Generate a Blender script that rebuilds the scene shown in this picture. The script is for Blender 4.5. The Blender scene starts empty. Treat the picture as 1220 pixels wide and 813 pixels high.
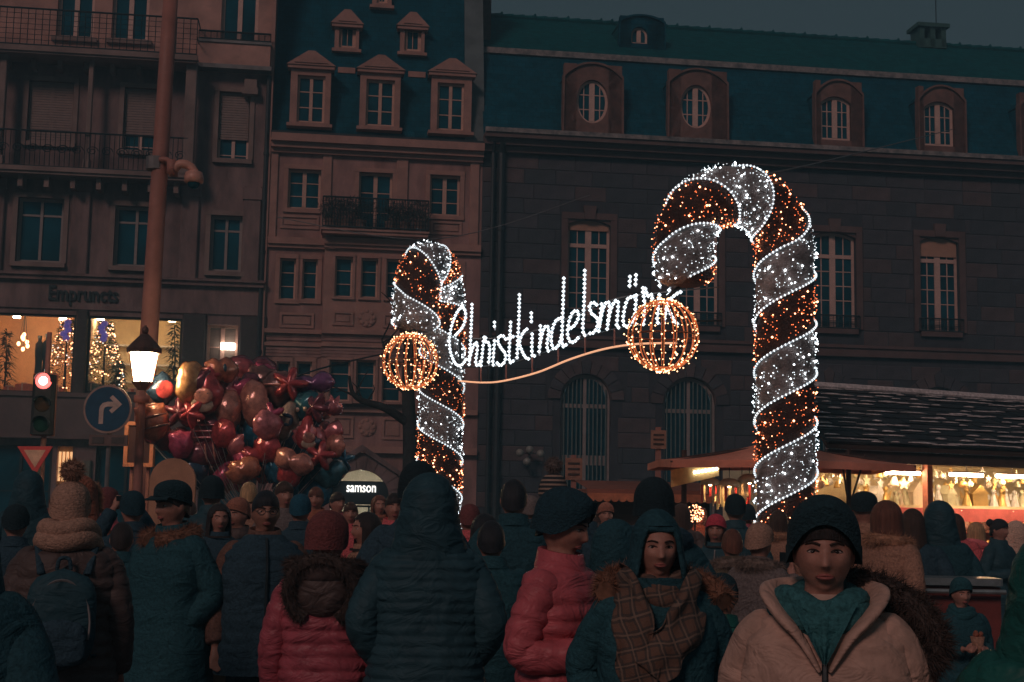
import bpy, bmesh, math, random
from mathutils import Vector, Matrix, noise
from math import sin, cos, pi, radians, sqrt, atan2
random.seed(7)
sc = bpy.context.scene
C = sc.collection

# ------------------------------------------------------------------ camera
W0, H0, FPX = 1220.0, 813.0, 1650.0
CAMZ, PITCH, ROLL = 1.68, math.atan((600 - 406.5) / FPX), radians(1.0)
fwd = Vector((0, cos(PITCH), sin(PITCH)))
up0 = Vector((0, -sin(PITCH), cos(PITCH)))
rt0 = Vector((1, 0, 0))
rt = rt0 * cos(ROLL) + up0 * sin(ROLL)
upv = up0 * cos(ROLL) - rt0 * sin(ROLL)
cam_d = bpy.data.cameras.new('camera')
cam = bpy.data.objects.new('camera', cam_d)
C.objects.link(cam)
cam_d.sensor_width = 36.0
cam_d.lens = 36.0 * FPX / W0
cam_d.clip_end = 600
M = Matrix((rt, upv, -fwd)).transposed().to_4x4()
M.translation = Vector((0, 0, CAMZ))
cam.matrix_world = M
sc.camera = cam
CAMP = Vector((0, 0, CAMZ))

# ------------------------------------------------------------------ sky, sun, exposure
SUN_EL, SUN_AZ = radians(33), radians(-24)      # warm town glow falling on the square from behind the viewer
world = bpy.data.worlds.new('World')
sc.world = world
world.use_nodes = True
nt = world.node_tree
nt.nodes.clear()
sky = nt.nodes.new('ShaderNodeTexSky')
sky.sky_type = 'NISHITA'
sky.sun_disc = False
sky.sun_elevation = radians(-3.0)
sky.sun_rotation = radians(180) + SUN_AZ
mixn = nt.nodes.new('ShaderNodeMix'); mixn.data_type = 'RGBA'
mixn.inputs['Factor'].default_value = 0.93
nt.links.new(sky.outputs[0], mixn.inputs['A'])
mixn.inputs['B'].default_value = (0.25, 0.372, 0.44, 1)   # low cloud over the lit town
bg = nt.nodes.new('ShaderNodeBackground')
bg.inputs['Strength'].default_value = 0.1
nt.links.new(mixn.outputs['Result'], bg.inputs['Color'])
wo = nt.nodes.new('ShaderNodeOutputWorld')
nt.links.new(bg.outputs[0], wo.inputs['Surface'])

sd = bpy.data.lights.new('sun', 'SUN')
sd.energy = 0.52
sd.angle = radians(14)
sd.color = (1.0, 0.66, 0.59)
so = bpy.data.objects.new('sun', sd)
C.objects.link(so)
sdir = Vector((sin(-SUN_AZ) * cos(SUN_EL), cos(SUN_AZ) * cos(SUN_EL), -sin(SUN_EL)))
so.rotation_euler = sdir.to_track_quat('-Z', 'Y').to_euler()
so.location = (-10, -20, 25)

sc.view_settings.view_transform = 'Standard'
sc.view_settings.look = 'None'
sc.view_settings.exposure = 0.35
sc.view_settings.gamma = 1.0
sc.view_settings.use_curve_mapping = False
sc.render.engine = 'CYCLES'
cy = sc.cycles
cy.use_denoising = True
cy.max_bounces = 6
cy.diffuse_bounces = 3
cy.glossy_bounces = 3
cy.transparent_max_bounces = 12
cy.transmission_bounces = 4
cy.sample_clamp_indirect = 2.0
cy.sample_clamp_direct = 0.0
cy.volume_bounces = 0
cy.caustics_reflective = False
cy.caustics_refractive = False

# ------------------------------------------------------------------ helpers
def ray(px, py):
    return fwd + rt * ((px - W0 / 2) / FPX) - upv * ((py - H0 / 2) / FPX)
def at(px, py, d):
    r = ray(px, py)
    return CAMP + r * (d / r.y)
def gnd(px, d, py=600):
    p = at(px, py, d); p.z = 0
    return p

def tag(o, label=None, cat=None, group=None, kind=None):
    if label: o['label'] = label
    if cat: o['category'] = cat
    if group: o['group'] = group
    if kind: o['kind'] = kind
    return o
def empty(name, loc=(0, 0, 0), rz=0.0, label=None, cat=None, group=None):
    o = bpy.data.objects.new(name, None)
    C.objects.link(o)
    o.location = loc
    o.rotation_euler = (0, 0, rz)
    o.empty_display_size = 0.2
    return tag(o, label, cat, group)
def link(name, me, par=None, loc=None, rot=None, scale=None):
    o = bpy.data.objects.new(name, me)
    C.objects.link(o)
    if par is not None: o.parent = par
    if loc is not None: o.location = loc
    if rot is not None: o.rotation_euler = rot
    if scale is not None: o.scale = scale
    return o

class MB:
    def __init__(s): s.v = []; s.f = []; s.m = []; s.cur = 0
    def add(s, vs, fs):
        b = len(s.v)
        s.v += [tuple(v) for v in vs]
        s.f += [tuple(i + b for i in f) for f in fs]
        s.m += [s.cur] * len(fs)
        return s
    def box(s, x0, x1, y0, y1, z0, z1):
        v = [(x, y, z) for z in (z0, z1) for y in (y0, y1) for x in (x0, x1)]
        return s.add(v, [(0, 2, 3, 1), (4, 5, 7, 6), (0, 1, 5, 4), (2, 6, 7, 3), (0, 4, 6, 2), (1, 3, 7, 5)])
    def bbox(s, x0, x1, y0, y1, z0, z1, b=.01):          # box with chamfered vertical front edges
        v = [(x0, y0 + b), (x0 + b, y0), (x1 - b, y0), (x1, y0 + b), (x1, y1), (x0, y1)]
        return s.prism(v, z0, z1)
    def prism(s, poly, z0, z1):
        n = len(poly)
        v = [(x, y, z0) for x, y in poly] + [(x, y, z1) for x, y in poly]
        f = [tuple(range(n - 1, -1, -1)), tuple(range(n, 2 * n))]
        f += [(i, (i + 1) % n, n + (i + 1) % n, n + i) for i in range(n)]
        return s.add(v, f)
    def fprism(s, poly, y0, y1):                         # polygon in xz extruded along y
        n = len(poly)
        v = [(x, y0, z) for x, z in poly] + [(x, y1, z) for x, z in poly]
        f = [tuple(range(n)), tuple(range(2 * n - 1, n - 1, -1))]
        f += [(i, n + i, n + (i + 1) % n, (i + 1) % n) for i in range(n)]
        return s.add(v, f)
    def loft(s, rings, closed=True, cap=True, skip=None):
        n = len(rings[0]); b = len(s.v)
        for r in rings: s.v += [tuple(p) for p in r]
        fs = []
        for i in range(len(rings) - 1):
            for j in range(n if closed else n - 1):
                if skip and skip(i, j): continue
                k = (j + 1) % n
                fs.append((b + i * n + j, b + i * n + k, b + (i + 1) * n + k, b + (i + 1) * n + j))
        if cap and closed:
            fs.append(tuple(b + j for j in range(n - 1, -1, -1)))
            e = b + (len(rings) - 1) * n
            fs.append(tuple(e + j for j in range(n)))
        s.f += fs; s.m += [s.cur] * len(fs)
        return s
    def tube(s, pts, rad, n=8, closed=False, cap=True, flat=1.0):
        pts = [Vector(p) for p in pts]; L = len(pts)
        if not hasattr(rad, '__len__'): rad = [rad] * L
        up = None; rings = []
        for i, p in enumerate(pts):
            t = (pts[(i + 1) % L] - pts[i - 1]) if closed else (pts[min(i + 1, L - 1)] - pts[max(i - 1, 0)])
            t.normalize()
            if up is None:
                up = Vector((0, 0, 1)) if abs(t.z) < .9 else Vector((0, 1, 0))
            a = t.cross(up); a.normalize(); up = a.cross(t)
            rings.append([p + (a * cos(2 * pi * k / n) + up * sin(2 * pi * k / n) * flat) * rad[i] for k in range(n)])
        if closed:
            rings.append(rings[0])
            return s.loft(rings, cap=False)
        return s.loft(rings, cap=cap)
    def ell(s, c, r, nu=16, nv=10, fn=None):
        rings = []
        for i in range(nv + 1):
            ph = -pi / 2 + pi * i / nv
            ph = max(-pi / 2 + .02, min(pi / 2 - .02, ph))
            rings.append([(c[0] + r[0] * cos(ph) * cos(2 * pi * j / nu), c[1] + r[1] * cos(ph) * sin(2 * pi * j / nu), c[2] + r[2] * sin(ph)) for j in range(nu)])
        return s.loft(rings)
    def octa(s, p, r):
        x, y, z = p
        return s.add([(x + r, y, z), (x - r, y, z), (x, y + r, z), (x, y - r, z), (x, y, z + r), (x, y, z - r)],
                     [(0, 2, 4), (2, 1, 4), (1, 3, 4), (3, 0, 4), (2, 0, 5), (1, 2, 5), (3, 1, 5), (0, 3, 5)])
    def spike(s, p, d, w, L):
        p = Vector(p); d = Vector(d).normalized()
        a = d.cross(Vector((random.gauss(0, 1), random.gauss(0, 1), random.gauss(0, 1)))).normalized() * w
        return s.add([p - a, p + a, p + d * L], [(0, 1, 2)])
    def mesh(s, name, mats, smooth=False):
        me = bpy.data.meshes.new(name)
        me.from_pydata(s.v, [], s.f)
        if not isinstance(mats, (list, tuple)): mats = [mats]
        for m in mats: me.materials.append(m)
        if len(mats) > 1: me.polygons.foreach_set('material_index', s.m)
        if smooth: me.polygons.foreach_set('use_smooth', [True] * len(me.polygons))
        me.update()
        return me
    def build(s, name, mats, par=None, smooth=False, loc=None, rot=None, kind=None):
        o = link(name, s.mesh(name, mats, smooth), par, loc, rot)
        if kind: o['kind'] = kind
        return o

# ------------------------------------------------------------------ materials
def mat(name, col, rough=.8, metal=0.0, var=.25, scale=8.0, bump=.15, bscale=60.0, bdist=.01, spec=.4, col2=None, detail=6.0, coat=0.0, sheen=0.0, stretch=None):
    m = bpy.data.materials.new(name)
    m.use_nodes = True
    col = tuple(min(.82, c * 1.4) for c in col)
    if col2: col2 = tuple(min(.82, c * 1.4) for c in col2)
    t = m.node_tree
    b = t.nodes['Principled BSDF']
    b.inputs['Roughness'].default_value = rough
    b.inputs['Metallic'].default_value = metal
    b.inputs['Specular IOR Level'].default_value = spec
    b.inputs['Coat Weight'].default_value = coat
    b.inputs['Sheen Weight'].default_value = sheen
    tc = t.nodes.new('ShaderNodeTexCoord')
    src = tc.outputs['Object']
    if stretch:
        mp = t.nodes.new('ShaderNodeMapping'); mp.inputs['Scale'].default_value = stretch
        t.links.new(src, mp.inputs['Vector']); src = mp.outputs[0]
    n1 = t.nodes.new('ShaderNodeTexNoise')
    n1.inputs['Scale'].default_value = scale
    n1.inputs['Detail'].default_value = detail
    n1.inputs['Roughness'].default_value = .65
    t.links.new(src, n1.inputs['Vector'])
    mx = t.nodes.new('ShaderNodeMix'); mx.data_type = 'RGBA'
    c2 = col2 or tuple(min(1, c * (1 + var)) for c in col)
    mx.inputs['A'].default_value = tuple(c * (1 - var) for c in col) + (1,)
    mx.inputs['B'].default_value = tuple(c2) + (1,)
    rmp = t.nodes.new('ShaderNodeMapRange')
    rmp.inputs['From Min'].default_value = .3; rmp.inputs['From Max'].default_value = .7
    t.links.new(n1.outputs[0], rmp.inputs['Value'])
    t.links.new(rmp.outputs[0], mx.inputs['Factor'])
    t.links.new(mx.outputs['Result'], b.inputs['Base Color'])
    if bump:
        n2 = t.nodes.new('ShaderNodeTexNoise')
        n2.inputs['Scale'].default_value = bscale
        n2.inputs['Detail'].default_value = 4
        t.links.new(src, n2.inputs['Vector'])
        bp = t.nodes.new('ShaderNodeBump')
        bp.inputs['Strength'].default_value = bump
        bp.inputs['Distance'].default_value = bdist
        t.links.new(n2.outputs[0], bp.inputs['Height'])
        t.links.new(bp.outputs[0], b.inputs['Normal'])
    return m
def emis(name, col, s, base=None):
    m = bpy.data.materials.new(name)
    m.use_nodes = True
    t = m.node_tree
    b = t.nodes['Principled BSDF']
    b.inputs['Base Color'].default_value = tuple(base or col) + (1,)
    b.inputs['Roughness'].default_value = .5
    b.inputs['Emission Color'].default_value = tuple(col) + (1,)
    b.inputs['Emission Strength'].default_value = s
    return m
def glass_mat(name, tint=(.9, .95, .95), gl=.1):
    m = bpy.data.materials.new(name)
    m.use_nodes = True
    t = m.node_tree
    t.nodes.remove(t.nodes['Principled BSDF'])
    tr = t.nodes.new('ShaderNodeBsdfTransparent'); tr.inputs[0].default_value = tint + (1,)
    g = t.nodes.new('ShaderNodeBsdfGlossy'); g.inputs['Roughness'].default_value = .03
    mx = t.nodes.new('ShaderNodeMixShader'); mx.inputs[0].default_value = gl
    t.links.new(tr.outputs[0], mx.inputs[1]); t.links.new(g.outputs[0], mx.inputs[2])
    t.links.new(mx.outputs[0], t.nodes['Material Output'].inputs['Surface'])
    return m
def slate_mat(name, c1, c2, sx=.26, sz=.17):
    m = mat(name, c1, .8, var=.4, scale=3, bump=0, spec=.08, col2=c2)
    t = m.node_tree; b = t.nodes['Principled BSDF']
    uv = t.nodes.new('ShaderNodeTexCoord')
    br = t.nodes.new('ShaderNodeTexBrick')
    br.inputs['Scale'].default_value = 1.0
    br.inputs['Brick Width'].default_value = sx; br.inputs['Row Height'].default_value = sz
    br.inputs['Mortar Size'].default_value = .012; br.inputs['Mortar Smooth'].default_value = .2
    br.inputs['Color1'].default_value = (.9, .9, .9, 1); br.inputs['Color2'].default_value = (1.08, 1.08, 1.08, 1)
    br.inputs['Mortar'].default_value = (.7, .7, .7, 1)
    sep = t.nodes.new('ShaderNodeSeparateXYZ'); cmb = t.nodes.new('ShaderNodeCombineXYZ')
    t.links.new(uv.outputs['Object'], sep.inputs[0])
    t.links.new(sep.outputs[0], cmb.inputs[0]); t.links.new(sep.outputs[2], cmb.inputs[1])
    t.links.new(cmb.outputs[0], br.inputs['Vector'])
    mm = t.nodes.new('ShaderNodeMix'); mm.data_type = 'RGBA'; mm.blend_type = 'MULTIPLY'
    mm.inputs['Factor'].default_value = 1
    old = b.inputs['Base Color'].links[0].from_socket
    t.links.new(old, mm.inputs['A']); t.links.new(br.outputs['Color'], mm.inputs['B'])
    t.links.new(mm.outputs['Result'], b.inputs['Base Color'])
    bp = t.nodes.new('ShaderNodeBump'); bp.inputs['Strength'].default_value = .35; bp.inputs['Distance'].default_value = .02
    t.links.new(br.outputs['Color'], bp.inputs['Height']); t.links.new(bp.outputs[0], b.inputs['Normal'])
    return m

K = {}
K['stone_red'] = mat('red_sandstone', (.056, .054, .063), .9, var=.35, scale=1.3, bump=.5, bscale=25, bdist=.03)
K['stone_red2'] = mat('red_sandstone_dark', (.045, .049, .058), .9, var=.35, scale=1.1, bump=.5, bscale=25, bdist=.03)
K['stone_red3'] = mat('red_sandstone_warm', (.08, .06, .062), .9, var=.35, scale=1.5, bump=.5, bscale=25, bdist=.03)
K['joint'] = mat('mortar', (.042, .042, .05), .95, var=.3, scale=2)
K['trim_red'] = mat('dressed_sandstone', (.105, .066, .062), .85, var=.25, scale=2, bump=.3, bscale=30)
K['stone_pink'] = mat('pink_render', (.26, .145, .13), .9, var=.42, scale=1.5, bump=.3, bscale=40, stretch=(1.3, 1.3, .4))
K['trim_pink'] = mat('pink_dressed_stone', (.32, .175, .145), .85, var=.2, scale=2, bump=.3, bscale=40)
K['stone_old'] = mat('weathered_stone', (.165, .108, .102), .9, var=.6, scale=1.1, bump=.4, bscale=30, bdist=.02, stretch=(1.3, 1.3, .45))
K['trim_old'] = mat('weathered_trim', (.2, .14, .125), .9, var=.3, scale=1.2, bump=.3, bscale=30)
K['plaster'] = mat('salmon_plaster', (.36, .2, .165), .9, var=.32, scale=1.3, bump=.15, bscale=50)
K['slate'] = slate_mat('slate_roof', (.002, .056, .086), (.004, .075, .112))
K['slate_green'] = slate_mat('mossy_tile_roof', (.002, .066, .08), (.004, .092, .1), .3, .2)
K['frame'] = mat('window_frame_paint', (.46, .28, .22), .6, var=.15, scale=4, bump=.1)
K['frame_grey'] = mat('grey_window_frame', (.24, .2, .19), .6, var=.15, scale=4, bump=.1)
K['frame_white'] = mat('white_window_frame', (.5, .33, .28), .6, var=.12, scale=4, bump=.1)
K['glass'] = mat('night_window_glass', (.003, .05, .074), .2, var=.5, scale=.9, bump=.06, bscale=2.5, spec=.25)
K['blind'] = mat('roller_blind', (.22, .16, .145), .8, var=.12, scale=6, bump=0)
K['iron'] = mat('wrought_iron', (.014, .022, .026), .5, var=.3, scale=10, bump=.1)
K['zinc'] = mat('zinc', (.16, .15, .15), .55, .3, var=.35, scale=3, bump=.1)
K['snowy'] = mat('snow_dusted_zinc', (.1, .11, .115), .7, var=.4, scale=4, col2=(.3, .26, .25))
K['darkmetal'] = mat('dark_paint_metal', (.02, .026, .03), .45, var=.25, scale=6, bump=.08)
K['mast'] = mat('mast_paint', (.28, .12, .095), .55, var=.2, scale=2.5, bump=.1)
K['shopglass'] = glass_mat('shop_glass')
K['bulb_warm'] = emis('warm_bulb', (1, .38, .18), 7)
K['bulb_warm2'] = emis('amber_bulb', (1, .2, .06), 2.2)
K['bulb_white'] = emis('white_bulb', (.86, .95, 1.0), 7)
K['bead_white'] = emis('white_rope_bead', (.84, .95, 1.0), 1.7)
K['bead_soft'] = emis('white_rope_core', (.8, .9, 1.0), .12)
K['rope_amber'] = emis('amber_rope', (1, .3, .1), .2)
K['rope_cream'] = emis('cream_rope', (1, .5, .28), .7)
K['white_paint'] = mat('white_paint', (.7, .68, .66), .6, var=.1)
K['red_paint'] = mat('red_sign_paint', (.45, .05, .05), .5, var=.15, bump=.05)
K['blue_paint'] = mat('blue_sign_paint', (.012, .06, .11), .45, var=.2, bump=.05)
K['cobble'] = mat('cobble', (.07, .065, .065), .6, var=.4, scale=5, bump=.6, bscale=9, bdist=.03)
K['bulb_gold'] = emis('gold_bulb', (1, .5, .24), 5)
# ------------------------------------------------------------------ ground
g = MB(); g.add([(-110, -25, 0), (110, -25, 0), (110, 130, 0), (-110, 130, 0)], [(0, 1, 2, 3)])
tag(g.build('ground', K['cobble']), kind='structure')

# ------------------------------------------------------------------ the street front: one line of facades running back to the right
TH = radians(8.0)
FO = gnd(580, 42.0)
FT = Vector((cos(TH), sin(TH), 0)); FN = Vector((-sin(TH), cos(TH), 0))
def fu(px, py, v=0.0):
    r = ray(px, py)
    k = ((FO + FN * v) - CAMP).dot(FN) / r.dot(FN)
    p = CAMP + r * k
    return (p - FO).dot(FT), p.z
class Fac:
    def __init__(s, name, px, label, cat='building'):
        s.u0 = fu(px, 500)[0]
        s.e = empty(name, FO + FT * s.u0, TH, label, cat)
    def pt(s, px, py, v=0.0):
        u, z = fu(px, py, v)
        return u - s.u0, z
    def rect(s, x0, y0, x1, y1, v=0.0):
        xm, ym = (x0 + x1) / 2, (y0 + y1) / 2
        return s.pt(x0, ym, v)[0], s.pt(x1, ym, v)[0], s.pt(xm, y1, v)[1], s.pt(xm, y0, v)[1]

def wall_with_openings(name, par, m, u0, u1, z0, z1, holes, v=0.0, dep=.3):
    us = sorted({u0, u1} | {h[0] for h in holes} | {h[1] for h in holes})
    zs = sorted({z0, z1} | {h[2] for h in holes} | {h[3] for h in holes})
    us = [u for u in us if u0 <= u <= u1]; zs = [z for z in zs if z0 <= z <= z1]
    b = MB()
    for i in range(len(us) - 1):
        for j in range(len(zs) - 1):
            uc, zc = (us[i] + us[i + 1]) / 2, (zs[j] + zs[j + 1]) / 2
            if any(h[0] < uc < h[1] and h[2] < zc < h[3] for h in holes): continue
            b.add([(us[i], v, zs[j]), (us[i + 1], v, zs[j]), (us[i + 1], v, zs[j + 1]), (us[i], v, zs[j + 1])], [(0, 1, 2, 3)])
    for a, c, d, e in holes:
        b.add([(a, v, d), (c, v, d), (c, v, e), (a, v, e), (a, v + dep, d), (c, v + dep, d), (c, v + dep, e), (a, v + dep, e)],
              [(0, 4, 5, 1), (1, 5, 6, 2), (2, 6, 7, 3), (3, 7, 4, 0)])
    return b.build(name, m, par)

def contour(kind, u0, u1, z0, z1, rise=None, ins=0.0, n=16):
    uc, hw = (u0 + u1) / 2, (u1 - u0) / 2
    a0, a1 = u0 + ins, u1 - ins
    def top(x):
        if kind == 'seg': return z1 - rise * ((x - uc) / hw) ** 2 - ins
        if kind == 'round':
            h = hw - ins; return z1 - hw + sqrt(max(0, h * h - (x - uc) ** 2))
        if kind == 'oval':
            h = hw - ins; k = (z1 - z0) / 2
            return (z0 + z1) / 2 + (k - ins) * sqrt(max(0, 1 - ((x - uc) / h) ** 2))
        return z1 - ins
    def bot(x):
        return z0 + z1 - top(x) if kind == 'oval' else z0 + ins
    return a0, a1, top, bot
def outline(kind, u0, u1, z0, z1, rise=None, ins=0.0, n=18):
    a0, a1, top, bot = contour(kind, u0, u1, z0, z1, rise, ins)
    xs = [a0 + (a1 - a0) * (.5 - .5 * cos(pi * i / n)) for i in range(n + 1)]
    return [(x, bot(x)) for x in xs] + [(x, top(x)) for x in reversed(xs)]
def ring(mb, o, i, y0, y1):
    n = len(o)
    v = [(x, y0, z) for x, z in o] + [(x, y0, z) for x, z in i] + [(x, y1, z) for x, z in o] + [(x, y1, z) for x, z in i]
    f = []
    for k in range(n):
        j = (k + 1) % n
        f += [(k, j, n + j, n + k), (n + k, n + j, 3 * n + j, 3 * n + k), (k, 2 * n + k, 2 * n + j, j)]
    mb.add(v, f)

def window(par, u0, u1, z0, z1, v, kind='rect', rise=None, cols=2, rows=3, fw=.06, mw=.1, bw=.025, transom=None, fm=None, gm=None, sill=None, pane_par=None, sub=1, rowsplit=None, name='window'):
    """frame with mullion and glazing bars; every pane a child of the window (or of pane_par)"""
    fm = fm or K['frame']; gm = gm or K['glass']
    b = MB()
    ring(b, outline(kind, u0, u1, z0, z1, rise), outline(kind, u0, u1, z0, z1, rise, fw), v - .03, v + .05)
    a0, a1, top, bot = contour(kind, u0, u1, z0, z1, rise, fw)
    cw = (a1 - a0 - mw * (cols - 1)) / cols
    colr = [(a0 + i * (cw + mw), a0 + i * (cw + mw) + cw) for i in range(cols)]
    for i in range(cols - 1):
        x = colr[i][1]
        b.box(x, x + mw, v - .045, v + .03, bot(x + mw / 2), top(x + mw / 2))
    zr = rowsplit or [z0 + (z1 - z0) * k / rows for k in range(1, rows)]
    bands = []
    lo = z0
    for z in zr:
        bands.append((lo, z)); lo = z
    bands.append((lo, z1))
    tz = None
    if transom:
        tz = z0 + (z1 - z0) * transom
        b.box(a0, a1, v - .05, v + .03, tz - .06, tz + .06)
    for c0, c1 in colr:
        for z in zr:
            if z < top((c0 + c1) / 2) and z > bot((c0 + c1) / 2): b.box(c0, c1, v - .02, v + .02, z - bw / 2, z + bw / 2)
        for k in range(1, sub):
            x = c0 + (c1 - c0) * k / sub
            b.box(x - bw / 2, x + bw / 2, v - .022, v + .018, bot(x), top(x))
    w = b.build(name, fm, par)
    pp = pane_par or w
    for c0, c1 in colr:
        for k in range(sub):
            p0, p1 = c0 + (c1 - c0) * k / sub, c0 + (c1 - c0) * (k + 1) / sub
            for l, h in bands:
                xs = [p0 + (p1 - p0) * q / 5 for q in range(6)]
                lowp = [(x, max(l, bot(x))) for x in xs]; hip = [(x, min(h, top(x))) for x in xs]
                if max(q[1] for q in hip) - min(q[1] for q in lowp) < .02: continue
                flat = kind == 'rect' or (kind != 'oval' and all(abs(q[1] - h) < 1e-5 for q in hip))
                if flat: lowp = [lowp[0], lowp[-1]]; hip = [hip[0], hip[-1]]
                poly = lowp + [(x, max(z, bot(x) + .001)) for x, z in reversed(hip)]
                tl = random.uniform(-.004, .004)
                pm = MB(); pm.add([(x, v + .005 + tl * (1 if q % 2 else -1), z) for q, (x, z) in enumerate(poly)], [tuple(range(len(poly)))])
                pm.build('pane', gm, pp)
    if sill:
        s = MB(); s.box(u0 - .12, u1 + .12, -.13 + (v - .2), v - .032, z0 - .14, z0 - .004)
        s.build('sill', sill, pp)
    return w

def surround(mb, u0, u1, z0, z1, w=.16, y=-.05, y1=0.0, top=True, bottom=True):
    mb.box(u0 - w, u0, y, y1, z0, z1); mb.box(u1, u1 + w, y, y1, z0, z1)
    if top: mb.box(u0 - w, u1 + w, y - .012, y1, z1, z1 + w)
    if bottom: mb.box(u0 - w, u1 + w, y - .03, y1, z0 - w, z0)

def spandrel(mb, kind, u0, u1, z1, rise, y0, y1, n=14):
    """fills the corners between an arch and the square opening that holds it"""
    uc, hw = (u0 + u1) / 2, (u1 - u0) / 2
    for sgn in (-1, 1):
        pts = []
        for i in range(n + 1):
            x = uc + sgn * hw * i / n
            if kind == 'round': z = z1 - hw + sqrt(max(0, hw * hw - (x - uc) ** 2))
            else: z = z1 - rise * ((x - uc) / hw) ** 2
            pts.append((x, z))
        poly = pts + [(uc + sgn * hw, z1 + .001), (uc, z1 + .001)]
        if sgn > 0: poly.reverse()
        mb.fprism(poly, y0, y1)

# ================================================================== building with the shop windows (left)
F1 = Fac('shop_building', 150, 'weathered stone building with iron balconies above glowing shop windows')
e1 = F1.e
L1 = F1.pt(-60, 300)[0]; R1 = F1.pt(318, 300)[0]
Z1T = F1.pt(150, -90)[1]
zf = lambda y, x=150: F1.pt(x, y)[1]
win1 = [F1.rect(20, 236, 75, 313), F1.rect(136, 246, 187, 318), F1.rect(250, 257, 288, 324)]
winl = [F1.rect(33, 97, 87, 170), F1.rect(147, 105, 188, 180), F1.rect(260, 110, 297, 190)]
wint = [F1.rect(69, -32, 113, 45), F1.rect(134, -30, 178, 48), F1.rect(264, -24, 308, 50)]
shopw = [F1.rect(-55, 373, 89, 468), F1.rect(103, 378, 216, 470)]
doorw = F1.rect(246, 387, 283, 440)
gshop = [F1.rect(-55, 530, 60, 640), F1.rect(66, 532, 84, 640), F1.rect(112, 532, 215, 640), F1.rect(236, 520, 290, 640)]
ZA = zf(80); ZB = zf(204)
wall_with_openings('wall', e1, K['stone_old'], L1, R1, 0, ZA, win1 + winl + shopw + [doorw] + gshop)
wall_with_openings('upper_wall', e1, K['plaster'], L1, R1, ZA, Z1T, wint)
for r in win1: window(e1, *r, .2, cols=2, rowsplit=[r[2] + (r[3] - r[2]) * .74], mw=.08, fw=.09, bw=.06, fm=K['frame_grey'], sill=K['trim_old'])
for i, r in enumerate(winl):
    bz = r[2] + (r[3] - r[2]) * (.02, .27, .3)[i]
    b = MB()
    nz = int((r[3] - bz) / .075)
    for k in range(nz):
        z = bz + (r[3] - bz) * k / nz
        b.box(r[0] + .03, r[1] - .03, .1, .125, z, z + (r[3] - bz) / nz - .012)
    w = window(e1, *r, .2, cols=2, rowsplit=[r[2] + .15], mw=.1, fw=.07, fm=K['frame_white'], sill=K['trim_old'])
    b.build('blind', K['blind'], w)
for r in wint: window(e1, *r, .2, cols=2, rowsplit=[r[2] + (r[3] - r[2]) * .75], mw=.14, fw=.1, bw=.04, fm=K['frame_white'], sill=K['trim_old'])
# stone trim: surrounds, bands, pilasters
for r in win1 + winl:
    b = MB(); surround(b, *r, w=.14, y=-.045, bottom=False); b.build('window_surround', K['trim_old'], e1)
b = MB()
for y0, y1, dp in ((330, 338, .22), (338, 371, .06)):
    b.box(L1, R1 - .05, -dp, .0, zf(y1), zf(y0))
b.box(L1, R1 - .02, -.3, 0, zf(333), zf(330))
b.build('fascia_band', K['stone_old'], e1)
for x in (-6, 96, 226, 300):
    u = F1.pt(x, 270)[0]; b = MB()
    b.bbox(u - .26, u + .26, -.12, 0, zf(329), zf(216), .03)
    b.bbox(u - .3, u + .3, -.16, 0, zf(232), zf(218), .03)
    b.build('pilaster', K['stone_old'], e1)
K['pier'] = mat('dark_shop_pier', (.05, .04, .04), .7)
for x0, x1 in ((89, 103), (216, 244), (285, 316)):
    u0, u1 = F1.pt(x0, 420)[0], F1.pt(x1, 420)[0]
    b = MB(); b.bbox(u0, u1, -.1, 0, zf(520), zf(372), .03); b.build('shop_pier', K['pier'], e1)
b = MB(); b.box(L1, F1.pt(222, 490)[0], -.35, 0, zf(525), zf(472)); b.box(L1, F1.pt(222, 490)[0], -.42, 0, zf(476), zf(471))
b.build('shop_canopy', mat('brown_metal_panel', (.12, .08, .075), .5, var=.2, scale=1.5), e1)
b = MB(); b.box(F1.pt(226, 520)[0], R1 - .1, -.08, 0, zf(520), zf(470)); b.build('stone_band', K['trim_old'], e1)
# balconies
def railing(par, u0, u1, y, z0, z1, m, nb, ornate=False, name='railing', side=None):
    b = MB()
    for z in (z0, z1): b.tube([(u0, y, z), (u1, y, z)], .028, 6)
    for k in range(nb + 1):
        u = u0 + (u1 - u0) * k / nb
        b.tube([(u, y, z0), (u, y, z1)], .012, 4)
    if ornate:
        for k in range(nb // 3):
            uc = u0 + (u1 - u0) * (k + .5) / (nb // 3); r = (u1 - u0) / (nb // 3) * .42; zc = (z0 + z1) / 2
            b.tube([(uc + r * cos(t * .5) * (1 - t / 26), y - .01, zc + r * .8 * sin(t * .5) * (1 - t / 26)) for t in range(22)], .014, 4)
    else:
        for k in range(1, 7):
            z = z0 + (z1 - z0) * k / 7
            b.tube([(u0, y, z), (u1, y, z)], .008, 4)
    if side:
        for u in (u0, u1):
            for z in (z0, (z0 + z1) / 2, z1): b.tube([(u, y, z), (u, side, z)], .02, 4)
    return b.build(name, m, par)
DB = 1.0
u1b = F1.pt(235, 40, -DB)[0]
zt = F1.pt(120, 62, -DB)[1]
bal = MB(); bal.box(L1, u1b, -DB, -.002, zt - .16, zt + .02); bal.box(L1, u1b + .05, -DB - .06, -DB + .1, zt - .1, zt + .06)
for k in range(9):
    u = L1 + .6 + k * (u1b - L1 - .8) / 8
    bal.fprism([(u - .06, zt - .16), (u - .06, zt - .42), (u + .06, zt - .42), (u + .06, zt - .16)], -.45, -.003)
bo = bal.build('balcony', K['trim_old'], e1)
railing(bo, L1, u1b, -DB + .03, zt + .1, F1.pt(120, 15, -DB)[1], K['iron'], 34, side=-.02)
zl = F1.pt(95, 203, -.8)[1]; u2b = F1.pt(222, 205, -.8)[0]
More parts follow.
